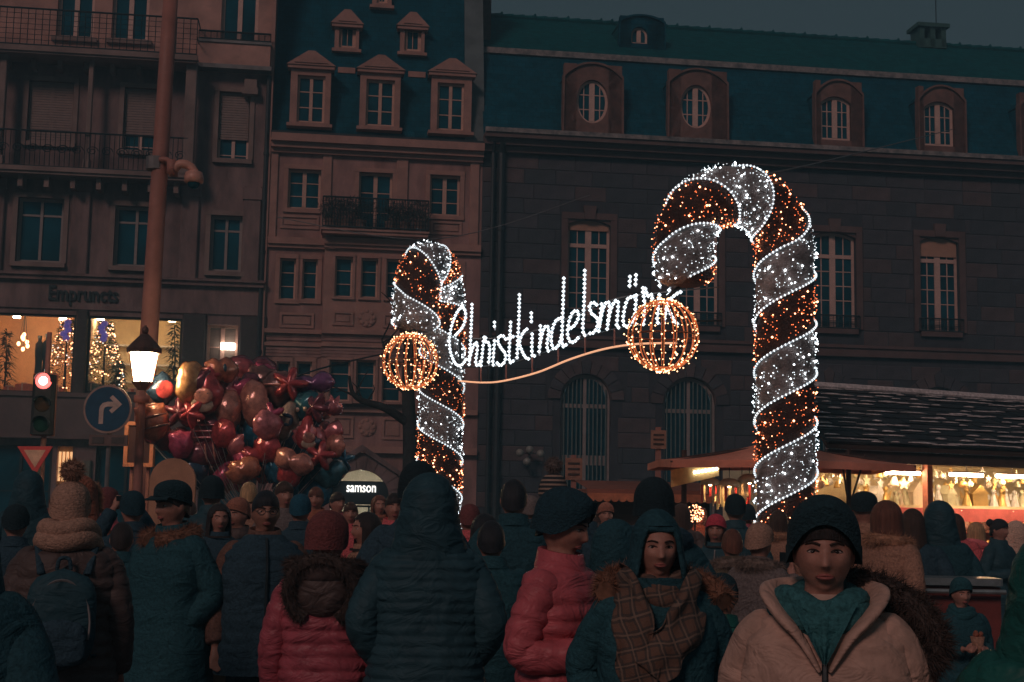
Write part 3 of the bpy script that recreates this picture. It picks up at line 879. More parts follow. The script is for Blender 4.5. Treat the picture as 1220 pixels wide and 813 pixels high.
while u < R3:
    b.tube([(u, 5.4, ZT + .01), (u + .42, 5.4, ZT + .035)], [.11, .13], 8); u += .4
    if int(u / .4) % 3 == 0: b.ell((u, 5.4, ZT + .15), (.05, .05, .07), 6, 4)
b.build('ridge_tiles', K['slate_green'], e3)
for x0, y0, x1, y1, wr in ((672, 77, 741, 160, (687, 95, 725, 147)), (797, 84, 866, 166, (811, 101, 848, 153))):
    d = dormer(F3, e3, x0, y0, x1, y1, wr, s3, ZE3, -.02, K['dormer_stone'], 'arch', 'oval', rows=3, sub=2, roofm=K['slate'], fw=.08, mw=.17)
for x0, y0, x1, y1, wr in ((972, 97, 1027, 180, (978, 115, 1014, 167)), (1095, 104, 1149, 188, (1101, 121, 1137, 174)), (1216, 112, 1272, 196, (1222, 130, 1262, 182))):
    d = dormer(F3, e3, x0, y0, x1, y1, wr, s3, ZE3, -.02, K['dormer_stone'], 'arch', 'seg', rise=.22, rows=3, sub=2, roofm=K['slate'], fw=.09, mw=.17)
# little round eye dormer on the upper slope
v0 = 2.6
s4 = lambda z: yK + (z - ZK) / (ZT - ZK) * (5.4 - yK)
d = dormer(F3, e3, 739, 20, 791, 58, (752, 32, 772, 52), s4, ZE3, v0, K['slate'], 'arch', 'round', rows=1, roofm=K['slate_green'], fw=.07, mw=.14)
# ridge lantern with antenna
u, z = F3.pt(1106, 50, 5.4); 
b = MB()
hw = .42
for s_ in (-1, 0, 1): b.box(u + s_ * hw - .09, u + s_ * hw + .09, 5.0, 5.8, z - .3, z + .42)
b.box(u - hw - .1, u + hw + .1, 5.0, 5.8, z - .35, z - .02); b.box(u - hw - .2, u + hw + .2, 4.9, 5.9, z + .42, z + .56)
b.build('ridge_ventilator', mat('copper_green', (.03, .08, .075), .7), e3)
b = MB(); b.tube([(u + .32, 5.4, z + .5), (u + .32, 5.4, z + 2.6)], .02, 5); b.build('antenna', K['darkmetal'], e3)
b = MB(); a, c, z0, z1 = F3.rect(569, -30, 583, 30, 3.0); b.box(a, c, 2.4, 3.4, z0 - 2, z1 + .5); b.box(a - .06, c + .06, 2.34, 3.46, z1 + .2, z1 + .5); b.build('chimney', mat('sooty_brick', (.1, .055, .05), .9), e3)
# downpipes
for x, r_ in ((583, .06), (593, .1)):
    u = F3.pt(x, 400)[0]
    b = MB(); b.tube([(u, -.17, 0), (u, -.17, ZE3 - .35), (u, -.4, ZE3 - .05)], r_, 8)
    for z in (2.5, 5, 7.5, 10): b.tube([(u, -.17, z), (u, -.17, z + .09)], r_ * 1.3, 8)
    b.build('downpipe', K['darkmetal'], e3)
# ================================================================== lit candy canes, hanging globes and the lettering between them
RC, RH, PITCHC = .34, .65, 1.18
PR = gnd(936, 16.5, 500); PL = gnd(525, 22.3, 500)
hR = Vector((-.965, -.26, 0)).normalized(); hL = Vector((-.27, -.96, 0)).normalized()
ZC = 4.765
def catmull(pts, n=6):
    pts = [Vector(p) for p in pts]; out = []
    for i in range(len(pts) - 1):
        a, b_, c, d = pts[max(i - 1, 0)], pts[i], pts[i + 1], pts[min(i + 2, len(pts) - 1)]
        for k in range(n):
            t = k / n
            out.append(.5 * (2 * b_ + (c - a) * t + (2 * a - 5 * b_ + 4 * c - d) * t * t + (3 * b_ - a - 3 * c + d) * t ** 3))
    out.append(pts[-1]); return out
def resample(pts, step):
    out = [pts[0].copy()]; acc = 0
    for a, b_ in zip(pts, pts[1:]):
        L = (b_ - a).length
        while acc + L >= step:
            a = a.lerp(b_, (step - acc) / L); L = (b_ - a).length; out.append(a.copy()); acc = 0
        acc += L
    return out
K['garland'] = mat('brown_garland', (.035, .014, .01), .5, var=.5, scale=30, bump=.8, bscale=50, bdist=.03)
K['tinsel'] = mat('copper_tinsel', (.10, .03, .015), .35, .4, var=.6, scale=40, bump=0)
K['netting'] = mat('white_netting', (.2, .175, .17), .8, var=.55, scale=5, bump=.9, bscale=35, bdist=.03, detail=8)
K['netfluff'] = mat('white_netting_fluff', (.36, .33, .33), .7, var=.3, scale=20, bump=0)
def cane(base, h, hand, ph, label, seed):
    rnd = random.Random(seed)
    root = empty('candy_cane', base, 0, label, 'candy cane', 'lit candy canes of the market gate')
    arcl = pi * RH; tip = .5; S = ZC + arcl + tip
    Bn = h.cross(Vector((0, 0, 1)))
    def frame(s):
        if s < ZC: return Vector((0, 0, s)), Vector((0, 0, 1)), h * -1
        if s < ZC + arcl:
            a = (s - ZC) / RH
            o = -h * cos(a) + Vector((0, 0, 1)) * sin(a)
            return h * RH + Vector((0, 0, ZC)) + o * RH, h * sin(a) + Vector((0, 0, 1)) * cos(a), o
        return h * 2 * RH + Vector((0, 0, ZC - (s - ZC - arcl))), Vector((0, 0, -1)), h
    def pt(s, psi, dr=0.0):
        P, T, N = frame(s)
        ang = 2 * pi * (psi + ph + hand * s / PITCHC)
        d = N * cos(ang) + Bn * sin(ang)
        k = 1.0
        e = S - s
        if e < .15: k = sqrt(max(.05, 1 - ((.15 - e) / .15) ** 2 * .7))
        return P + d * (RC + dr) * k, d
    n = int(S / .045)
    for nm, p0, p1, m, dr in (('garland', .5, 1.0, K['garland'], 0), ('white_band', 0, .5, K['netting'], .004)):
        b = MB()
        b.loft([[pt(S * i / n, p0 + (p1 - p0) * j / 14, dr + rnd.uniform(-.012, .012))[0] for j in range(15)] for i in range(n + 1)], closed=False)
        b.build(nm, m, root, True)
    # end cap
    b = MB(); P, T, N = frame(S - .001)
    b.loft([[P + (N * cos(2 * pi * j / 20) + Bn * sin(2 * pi * j / 20)) * RC * .55 * q + Vector((0, 0, -.03 * (1 - q))) for j in range(20)] for q in (1, .7, .4, .02)], cap=False)
    b.build('end_cap', K['garland'], root, True)
    for psi in (0, .5):
        path = [pt(.1 + (S - .15) * i / 900, psi, .03)[0] for i in range(901)]
        b = MB(); b.tube(path[::3], .009, 5); rp = b.build('rope_light', K['bead_soft'], root, True)
        b = MB()
        for p in resample(path, .05): b.octa(p, .0155)
        b.build('rope_bulbs', K['bead_white'], rp, kind='stuff')
    for nm, p0, p1, m, dens in (('white_bulbs', .03, .47, K['bulb_white'], 50), ('amber_bulbs', .53, .97, K['bulb_warm'], 44), ('dim_amber_bulbs', .52, .98, K['bulb_warm2'], 150), ('dim_white_bulbs', .02, .48, K['bead_white'], 150)):
        b = MB(); cnt = int(dens * S * pi * RC)
        for k in range(cnt):
            s, psi = rnd.uniform(.05, S - .03), rnd.uniform(p0, p1)
            p, d = pt(s, psi, rnd.uniform(.0, .05))
            b.octa(p, rnd.choice((.007, .009, .011, .015)) if 'dim' not in nm else rnd.uniform(.0045, .008))
        b.build(nm, m, root, kind='stuff')
    for nm, p0, p1, m, cnt in (('tinsel', .51, .99, K['tinsel'], 5200), ('netting_fluff', .01, .49, K['netfluff'], 2600)):
        b = MB()
        for k in range(cnt):
            p, d = pt(rnd.uniform(.02, S - .02), rnd.uniform(p0, p1), -.02)
            dd = d + Vector((rnd.gauss(0, .8), rnd.gauss(0, .8), rnd.gauss(0, .8)))
            b.spike(p, dd, .005, rnd.uniform(.03, .075))
        b.build(nm, m, root, kind='stuff')
    return root
cane(PR, hR, 1, .64, 'tall lit candy cane arch with amber garland beside the crowded market stalls', 11)
cane(PL, hL, -1, .78, 'lit candy cane at the start of the glowing lettering with its hook turned forward', 12)

def globe(px, py, d, r, label, seed, topz, topxy):
    c = at(px, py, d); rnd = random.Random(seed)
    root = empty('light_globe', c, 0, label, 'light globe', 'wire globes hanging from the canes')
    K['_wire'] = K.get('_wire') or mat('copper_wire', (.16, .06, .03), .5, .3)
    bulbs = MB()
    for k in range(18):
        a = 2 * pi * k / 18 + .1
        path = [Vector((r * sin(t) * cos(a), r * sin(t) * sin(a), r * cos(t))) for t in [pi * i / 24 for i in range(1, 24)]]
        b = MB(); b.tube(path, .0075, 5); b.build('rib', K['rope_amber'], root, True)
        for p in resample(path, .085):
            bulbs.octa(p * (1 + rnd.uniform(-.02, .08)) + Vector((rnd.uniform(-.03, .03), rnd.uniform(-.03, .03), 0)), rnd.uniform(.006, .0115))
    for z, q in ((.94, .33), (-.94, .33), (0, 1.0)):
        b = MB(); b.tube([(r * q * cos(2 * pi * i / 32), r * q * sin(2 * pi * i / 32), r * z) for i in range(32)], .011, 5, closed=True)
        b.build('hoop', K['rope_amber'] if abs(z) > .5 else K['_wire'], root, True)
    for k in range(60):
        v = Vector((rnd.gauss(0, 1), rnd.gauss(0, 1), rnd.gauss(0, 1))).normalized() * r * 1.03
        bulbs.octa(v, rnd.uniform(.007, .013))
    bulbs.build('bulbs', K['bulb_gold'], root, kind='stuff')
    b = MB(); t = Vector((topxy[0] - c.x, topxy[1] - c.y, topz - c.z))
    b.tube([Vector((0, 0, r)), t * .5 + Vector((0, 0, r * .5)), t], .025, 6); b.tube([(0, 0, -r), (0, 0, r)], .012, 5); b.build('hanger', K['darkmetal'], root)
    return root
tR = PR + hR * 2 * RH; tL = PL + hL * 2 * RH
globe(790, 400, 16.1, .415, 'glowing amber wire globe under the hook of the tall cane', 1, 4.3, tR)
globe(489, 431, 20.2, .405, 'glowing amber wire globe hanging before the lettering start', 2, 4.3, tL)

# lettering drawn as rope-light strokes in the vertical plane between the canes
SA, SB = PL.copy(), PR.copy()
st = (SB - SA).normalized(); sn = Vector((st.y, -st.x, 0))
if sn.y > 0: sn = -sn
SP = SA + sn * .46
def sp(px, py, off=0.0):
    r = ray(px, py); k = (SP + sn * off - CAMP).dot(sn) / r.dot(sn)
    return CAMP + r * k
c1 = lambda x, y: (530 + x / 5.08, 300 + y / 5.08)
c2 = lambda x, y: (660 + x / 5.08, 300 + y / 5.08)
LET = [
 (c1, [[(70, 505), (112, 455), (130, 390), (118, 342), (88, 352), (52, 425), (32, 515), (36, 600), (66, 675), (100, 690), (135, 650)]]),
 (c1, [[(168, 320), (162, 480), (150, 690)], [(153, 650), (175, 575), (196, 552), (200, 590), (190, 670), (205, 690), (222, 660)]]),
 (c1, [[(222, 690), (232, 600), (240, 525), (250, 515), (252, 545), (270, 555), (275, 600), (266, 690)]]),
 (c1, [[(304, 428), (304, 475)], [(304, 540), (298, 620), (294, 680), (310, 690)]]),
 (c1, [[(358, 512), (335, 512), (324, 545), (345, 585), (370, 620), (366, 665), (340, 690), (318, 672)]]),
 (c1, [[(402, 428), (396, 540), (392, 640), (402, 672), (425, 655)], [(372, 530), (400, 522), (430, 510)]]),
 (c1, [[(455, 262), (452, 400), (446, 520), (440, 655)], [(500, 470), (475, 495), (455, 550), (470, 600), (492, 640), (512, 650)]]),
 (c1, [[(527, 372), (527, 435)], [(532, 500), (530, 580), (534, 632), (552, 628)]]),
 (c1, [[(582, 450), (580, 540), (572, 630)], [(577, 575), (598, 480), (620, 450), (632, 480), (622, 560), (628, 600), (645, 595)]]),
 (c1, [[(708, 402), (675, 420), (652, 480), (648, 545), (662, 588), (690, 570), (708, 520)], [(724, 162), (718, 350), (712, 540), (722, 575), (742, 560)]]),
 (c2, [[(92, 470), (125, 450), (152, 400), (146, 362), (118, 368), (94, 425), (86, 500), (105, 548), (135, 540), (158, 510)]]),
 (c2, [[(190, 115), (186, 300), (178, 460), (188, 505), (208, 500)]]),
 (c2, [[(262, 322), (240, 308), (218, 330), (232, 375), (262, 400), (268, 445), (245, 490), (215, 495)]]),
 (c2, [[(292, 318), (284, 400), (274, 490)], [(280, 440), (300, 350), (322, 308), (340, 320), (334, 400), (326, 470)], [(332, 420), (350, 345), (374, 300), (392, 308), (388, 390), (384, 450), (402, 462)]]),
 (c2, [[(488, 272), (452, 285), (432, 340), (422, 410), (432, 452), (462, 445), (488, 390)], [(502, 265), (496, 350), (492, 430), (508, 440)], [(464, 152), (460, 222)], [(500, 142), (496, 215)]]),
 (c2, [[(545, 440), (552, 350), (546, 260), (538, 235), (548, 215), (560, 232), (570, 268), (598, 262), (596, 300)]]),
 (c2, [[(642, 178), (644, 225)], [(642, 262), (634, 350), (628, 420), (645, 440)]]),
 (c2, [[(706, 205), (690, 300), (668, 440)], [(770, 245), (730, 268), (690, 320), (712, 380), (738, 428), (760, 440)]]),
]
names = 'Christkindelsmarik'
sroot = empty('lettering_sign', sp(540, 440).xy.to_3d(), 0, 'glowing white script lettering on a wavy rail strung between the canes', 'light sign')
org = sroot.location.copy()
tops = []
for fn, strokes in LET:
    core = MB(); beads = MB()
    for stp in strokes:
        pts = catmull([sp(*fn(*q)) - org for q in stp], 6)
        core.tube(pts, .012, 5)
        side = st * .0
        for p in resample(pts, .061): beads.octa(p + sn * .012, .0275)
    lo_ = core.build('letter', K['bead_soft'], sroot, True)
    beads.build('letter_bulbs', K['bead_white'], lo_, kind='stuff')
rail = catmull([sp(x, y, -.03) - org for x, y in ((546, 454), (575, 456), (600, 454), (640, 444), (680, 428), (720, 416), (760, 410), (806, 409))], 8)
b = MB(); b.tube(rail, .014, 6); b.build('rail', K['rope_cream'], sroot, True)
b = MB(); b.tube(catmull([sp(x, y, -.05) - org for x, y in ((540, 437), (573, 437), (605, 434), (650, 420), (690, 405), (735, 392), (800, 384), (860, 382))], 5), .014, 5); b.build('base_wire', K['darkmetal'], sroot, True)
b = MB(); b.tube(catmull([sp(x, y, -.05) - org for x, y in ((550, 404), (605, 402), (640, 393), (680, 378), (730, 357), (775, 350), (860, 342))], 5), .009, 5); b.build('upper_wire', K['zinc'], sroot, True)
for x, y0, y1 in ((573, 437, 456), (603, 434, 453), (634, 425, 445), (665, 414, 433), (697, 402, 423), (732, 392, 414), (775, 386, 410)):
    b = MB(); b.tube([sp(x, y0, -.04) - org, sp(x, y1, -.03) - org], .013, 5); b.build('strut', K['mast'], sroot)
b = MB(); b.tube([sp(548, 437, -.05) - org, sp(548, 404, -.05) - org], .02, 6); b.build('bracket', K['darkmetal'], sroot)

# overhead cables
def cable(name, pts, r, label, m=None):
    b = MB(); o = Vector(pts[0]); b.tube(catmull([Vector(p) - o for p in pts], 8), r, 5)
    return tag(b.build(name, m or K['zinc'], loc=o), label, 'cable')
cable('overhead_cable', [PR + Vector((-.2, 0, 5.72)), at(1000, 188, 22), FO + FT * (F3.pt(1125, 150)[0] + F3.u0) + Vector((0, 0, 0)) - FN * .6 + Vector((0, 0, F3.pt(1125, 160)[1]))], .012, 'thin guy cable from the tall cane top to the slate roof')
cable('overhead_cable', [FO + FT * F1.u0 + FT * F1.pt(300, 420)[0] - FN * .4 + Vector((0, 0, F1.pt(300, 470)[1])), at(380, 440, 36), FO + FT * F2.u0 + FT * F2.pt(455, 422)[0] - FN * .5 + Vector((0, 0, F2.pt(455, 424)[1]))], .025, 'dark cable sagging across the pink town house front', K['iron'])
cable('overhead_cable', [FO + FT * F2.u0 + FT * F2.pt(330, 262)[0] - FN * .4 + Vector((0, 0, F2.pt(330, 262)[1])), at(520, 285, 39.5), FO + FT * F3.u0 + FT * F3.pt(700, 240)[0] - FN * .4 + Vector((0, 0, F3.pt(700, 236)[1]))], .014, 'thin grey wire from the pink house to the sandstone front')

# ================================================================== street furniture on the left
def pole(mb, p0, p1, r0, r1, n=12): mb.tube([Vector(p0).lerp(Vector(p1), t / 6) for t in range(7)], [r0 + (r1 - r0) * t / 6 for t in range(7)], n)
# tall mast
m0 = gnd(163, 21.6); m1 = at(204, -12, 21.6)
root = empty('lamp_mast', m0, 0, 'tall tapering brown steel mast with a camera bracket beside the lantern', 'mast')
b = MB(); pole(b, (0, 0, 0), m1 - m0, .165, .12); b.build('shaft', K['mast'], root, True)
b = MB(); b.tube([(0, 0, 0), (0, 0, .7)], [.2, .19], 12); b.build('base', K['mast'], root, True)
zc_ = at(186, 197, 21.6)
b = MB(); b.tube([Vector((x, 0, z)) for x, z in ()] or [zc_ - m0 + Vector((0, 0, -.08)), zc_ - m0 + Vector((0, 0, .12))], .165, 12); b.build('clamp', K['zinc'], root)
q0 = at(190, 197, 21.5)
cr = empty('surveillance_camera', q0, 0, 'pale dome surveillance camera on a curved arm clamped to the mast', 'camera')
P = lambda x, y: at(x, y, 21.45) - q0
b = MB(); b.tube(catmull([P(190, 190), P(200, 191), P(206, 199)], 4), .045, 8); b.box(*(P(200, 200).x, P(209, 200).x), -.12, .12, P(200, 208).z, P(200, 191).z); b.build('bracket', K['mast'], cr, True)
b = MB(); b.tube(catmull([P(207, 202), P(214, 196), P(224, 197), P(231, 204), P(233, 210)], 5), [.07 + .0 * k for k in range(21)], 10); b.build('arm', mat('camera_shell', (.42, .2, .15), .45, bump=0), cr, True)
b = MB(); c = P(231, 213); b.loft([[(c.x + r * cos(a * pi / 8), c.y + r * sin(a * pi / 8), c.z + z) for a in range(16)] for r, z in ((.06, .13), (.13, .1), (.155, .02), (.15, -.06), (.12, -.07))]); d_ = b.build('housing', mat('camera_dome_shell', (.45, .22, .17), .4, bump=0), cr, True)
b = MB(); b.ell((c.x, c.y, c.z - .07), (.1, .1, .1), 12, 8); b.build('dome', K['glass'], d_, True)
# lantern
l0 = gnd(163, 19.0)
lz = lambda y: at(163, y, 19.0).z
K['copper'] = mat('brown_copper', (.10, .05, .04), .45, .4, var=.3)
root = empty('street_lantern', l0, 0, 'lit old fashioned street lantern with peaked copper cap', 'street lamp')
b = MB(); pole(b, (0, 0, 0), (0, 0, lz(462)), .09, .05); 
for z in (.5, 1.1, lz(480)): b.tube([(0, 0, z), (0, 0, z + .1)], .11, 12)
b.build('post', K['mast'], root, True)
z0, z1, z2, z3 = lz(455), lz(421), lz(398), lz(391)
hexr = lambda r, z, k=6: [(r * cos(2 * pi * (i + .5) / k), r * sin(2 * pi * (i + .5) / k), z) for i in range(k)]
b = MB(); b.loft([hexr(.12, z0), hexr(.19, z1)]); b.build('glass_body', emis('lantern_glow', (1, .74, .42), 40), root)
b = MB()
for i in range(6):
    a = 2 * pi * (i + .5) / 6
    b.tube([(.13 * cos(a), .13 * sin(a), z0), (.2 * cos(a), .2 * sin(a), z1)], .011, 5)
b.loft([hexr(.06, z0 - .12), hexr(.15, z0 - .02), hexr(.15, z0)]); b.build('cage', K['copper'], root)
b = MB(); b.loft([hexr(.23, z1, 12), hexr(.24, z1 + .06, 12), hexr(.19, z1 + .12, 12), hexr(.07, z2 - .02, 12), hexr(.05, z2, 12)]); hd = b.build('cap', K['copper'], root)
b = MB(); b.ell((0, 0, z2 + .05), (.05, .05, .06), 10, 6); b.tube([(0, 0, z2 + .08), (0, 0, z3 + .04)], .018, 6); b.build('finial', K['copper'], hd, True)
# traffic light
t0 = gnd(46, 21.8); tz = lambda y: at(46, y, 21.8).z
root = empty('traffic_light', t0, radians(8), 'traffic light showing red on a slim pole above the give way triangle', 'traffic light')
b = MB(); pole(b, (0, .1, 0), (0, .1, tz(395)), .05, .04); b.build('pole', K['mast'], root, True)
za, zb_ = tz(518), tz(447)
b = MB(); b.bbox(-.17, .17, -.16, .02, za, zb_, .05); hs = b.build('housing', mat('signal_housing', (.02, .02, .022), .5), root)
b = MB(); ring(b, outline('rect', -.185, .185, za - .02, zb_ + .02, n=2), outline('rect', -.185, .185, za - .02, zb_ + .02, ins=.025, n=2), -.02, .03); b.build('backplate', K['mast'], root)
for k, mm in enumerate((emis('red_signal', (1, .14, .12), 2.2), mat('dark_amber_lens', (.05, .025, .01), .2, bump=0), mat('dark_green_lens', (.005, .03, .02), .2, bump=0))):
    zc = zb_ - (zb_ - za) * (k + .5) / 3 + (.05 if k == 0 else 0)
    b = MB(); b.ell((0, -.16, zc), (.125, .035, .125), 16, 8); ln = b.build('lens', mm, hs, True)
    if k == 0:
        b = MB(); b.ell((0, -.185, zc), (.07, .02, .07), 14, 6); b.build('lamp_core', emis('signal_core', (1, .75, .7), 6), ln, True)
    b = MB(); b.loft([[(.135 * cos(a), y, zc + .135 * sin(a)) for a in [pi * j / 10 - .15 for j in range(11)]] + [(.125 * cos(a), y, zc + .125 * sin(a)) for a in reversed([pi * j / 10 - .15 for j in range(11)])] for y in (-.16, -.3)]); b.build('visor', K['iron'], hs)
# give way sign below
y0 = gnd(42, 21.5); r = [at(x, y, 21.5) - y0 for x, y in ((21, 532), (63, 532), (42, 566))]
root = empty('give_way_sign', y0, 0, 'red bordered give way triangle below the red traffic light', 'sign')
b = MB(); pole(b, (0, .06, 0), (0, .06, r[0].z), .035, .035, 8); b.build('post', K['zinc'], root)
tri = [(v.x, v.z) for v in (r[2], r[1], r[0])]; cx, cz = sum(v[0] for v in tri) / 3, sum(v[1] for v in tri) / 3
b = MB(); b.fprism(tri, -.015, .015); b.build('border', K['red_paint'], root)
b = MB(); b.fprism([(cx + (x - cx) * .62, cz + (z - cz) * .62) for x, z in tri], -.02, -.016); b.build('face', mat('cream_sign_paint', (.5, .3, .22), .6, bump=0), root)
# blue turn right sign
s0 = gnd(128, 18.6); c = at(126, 487, 18.5) - s0; R_ = 29 / 1650 * 18.5
root = empty('turn_right_sign', s0, 0, 'round blue sign with a white arrow turning right', 'sign')
b = MB(); b.tube([(c.x + .02, .05, 0), (c.x + .02, .05, c.z + .2)], .03, 8); b.build('post', K['zinc'], root)
disc = lambda r, n=40: [(c.x + r * cos(2 * pi * i / n), c.z + r * sin(2 * pi * i / n)) for i in range(n)]
b = MB(); b.fprism(disc(R_), -.02, .0); b.build('rim', mat('sign_rim', (.34, .22, .18), .5, bump=0), root)
b = MB(); b.fprism(disc(R_ * .915), -.026, -.021); b.build('disc', K['blue_paint'], root)
A = [(-.33, -.62), (-.15, -.62), (-.15, -.05), (-.11, .06), (0, .1), (.24, .1), (.08, -.06), (.2, -.18), (.6, .2), (.2, .58), (.08, .46), (.24, .3), (0, .3), (-.2, .24), (-.31, .1), (-.33, -.05)]
b = MB(); b.fprism([(c.x + x * R_, c.z + z * R_) for x, z in A], -.032, -.027); b.build('arrow', mat('sign_white', (.5, .36, .3), .5, bump=0), root)
pz0, pz1 = at(126, 531, 18.5).z, at(126, 518, 18.5).z
b = MB(); b.box(at(104, 520, 18.5).x - s0.x, at(150, 520, 18.5).x - s0.x, -.02, .02, pz0, pz1); pl_ = b.build('plate', mat('brown_plate', (.14, .09, .08), .6, bump=0), root)
for x0, x1 in ((108, 122), (131, 146)):
    b = MB(); b.box(at(x0, 520, 18.5).x - s0.x, at(x1, 520, 18.5).x - s0.x, -.03, -.021, pz0 + .03, pz1 - .03); b.build('pictogram', mat('pictogram_grey', (.07, .06, .055), .6, bump=0), pl_)
# framed board on its stand
f0 = gnd(168, 20.2); q = [at(x, y, 20.2) - f0 for x, y in ((147, 556), (186, 503))]
root = empty('framed_board', f0, radians(-6), 'dark notice board in an orange metal frame below the lantern', 'notice board')
rr = (q[0].x, q[1].x, q[0].z, q[1].z)
b = MB(); ring(b, outline('rect', *rr, n=2), outline('rect', *rr, ins=.055, n=2), -.05, .03); b.build('frame', mat('orange_metal', (.5, .19, .1), .5, bump=.05), root)
b = MB(); b.box(rr[0] + .05, rr[1] - .05, -.02, .0, rr[2] + .05, rr[3] - .05); b.build('panel', mat('dark_panel', (.05, .022, .02), .4, bump=0), root)
b = MB(); b.tube([(rr[0] + .1, .05, 0), (rr[0] + .1, .05, rr[2])], .03, 8); b.tube([(rr[1] - .1, .05, 0), (rr[1] - .1, .05, rr[2])], .03, 8); b.build('stand', K['mast'], root)
# tan round-topped stall board
p0 = gnd(205, 17.2); h_ = at(205, 546, 17.2).z; w_ = 27 / 1650 * 17.2
b = MB(); b.fprism([(-w_, .0), (w_, .0)] + [(w_ * cos(a * pi / 12), h_ - w_ + w_ * sin(a * pi / 12)) for a in range(13)], -.03, .03)
o = b.build('round_top_board', mat('tan_board', (.4, .2, .12), .7, var=.2, scale=3), None, loc=p0)
tag(o, 'tan round topped board standing below the foil balloons', 'board')

# bare street tree
t0 = gnd(489, 27.0); P = lambda x, y, dd=0: at(x, y, 27.0 + dd) - t0
root = empty('street_tree', t0, 0, 'bare dark street tree beside the cane and the arched doorway', 'tree')
K['bark'] = mat('dark_bark', (.022, .022, .024), .9, var=.4, scale=8, bump=.7, bscale=25, bdist=.03)
b = MB(); b.tube(catmull([(0, 0, 0), P(489, 540), P(487, 490), P(486, 440), P(488, 395)], 5), [.17 - .004 * k for k in range(21)], 10); b.build('trunk', K['bark'], root, True)
rnd = random.Random(8)
def limb(pts, r0, nm='limb'):
    c_ = catmull(pts, 5); b = MB(); b.tube(c_, [r0 * (1 - .75 * k / (len(c_) - 1)) for k in range(len(c_))], 7); o = b.build(nm, K['bark'], root, True)
    for k in range(5):
        s = c_[rnd.randrange(len(c_) // 3, len(c_))]; v = Vector((rnd.gauss(0, .5), rnd.gauss(0, .4), abs(rnd.gauss(.5, .3)))) * .7
        t = MB(); t.tube(catmull([s, s + v * .5 + Vector((rnd.gauss(0, .05), 0, .05)), s + v], 4), [.02 - .0016 * q for q in range(9)], 5); t.build('twig', K['bark'], o, True)
limb([P(487, 505), P(460, 487, -.3), P(432, 478, -.5), P(420, 468, -.6), P(416, 448, -.6)], .1)
limb([P(487, 470), P(470, 455, .3), P(462, 430, .5), P(455, 405, .6)], .07)
limb([P(487, 440), P(500, 420, .3), P(506, 385, .6)], .07)
limb([P(487, 420), P(478, 395, -.3), P(474, 372, -.4)], .06)

# ================================================================== foil balloons
foils = {}
def foil(name, col):
    if name not in foils:
        foils[name] = mat('foil_' + name, col, .22, .25, var=.6, scale=9, bump=.35, bscale=7, bdist=.05, spec=.6, coat=.5, col2=tuple(min(.7, c_ * 1.5 + .02) for c_ in col))
    return foils[name]
COL = dict(orange=(.5, .13, .07), red=(.34, .035, .04), maroon=(.13, .02, .035), tan=(.42, .15, .11), pink=(.5, .12, .13), hotpink=(.45, .05, .11), yellow=(.52, .2, .08), blue=(.012, .12, .2), teal=(.01, .09, .12), navy=(.012, .03, .06), purple=(.16, .05, .14), pale=(.38, .26, .19), brown=(.15, .06, .05))
def shape_r(kind, a):
    if kind == 'heart':
        return .55 + .5 * abs(cos(a)) ** .8 * (1 if sin(a) > -.3 else .7) - .28 * max(0, sin(a)) ** 8 + .3 * max(0, -sin(a)) ** 6
    if kind == 'star': return .72 + .28 * cos(5 * (a - pi / 2))
    if kind == 'rabbit': return .62 + .42 * math.exp(-((a - 1.9) / .17) ** 2) + .42 * math.exp(-((a - 1.24) / .17) ** 2) + .12 * cos(2 * a)
    if kind == 'bear': return .78 + .22 * math.exp(-((a - 2.3) / .2) ** 2) + .22 * math.exp(-((a - .84) / .2) ** 2) - .05 * cos(2 * a)
    if kind == 'fish': return .5 + .38 * abs(cos(a)) + (.25 if abs(a - pi) < .5 else 0) * cos((a - pi) * 6)
    if kind == 'gnome': return .62 + .5 * math.exp(-((a - pi / 2) / .42) ** 2) + .12 * math.exp(-((a + pi / 2) / .8) ** 2)
    if kind == 'square': return .72 / max(abs(cos(a)), abs(sin(a))) ** .8
    if kind == 'oval': return .62 + .36 * sin(a) ** 2
    if kind == 'long': return .35 + .65 * abs(cos(a)) ** 1.5
    if kind == 'fig': return .55 + .32 * sin(a) ** 2 + .1 * cos(4 * a)
    return .92 + .02 * cos(12 * a)
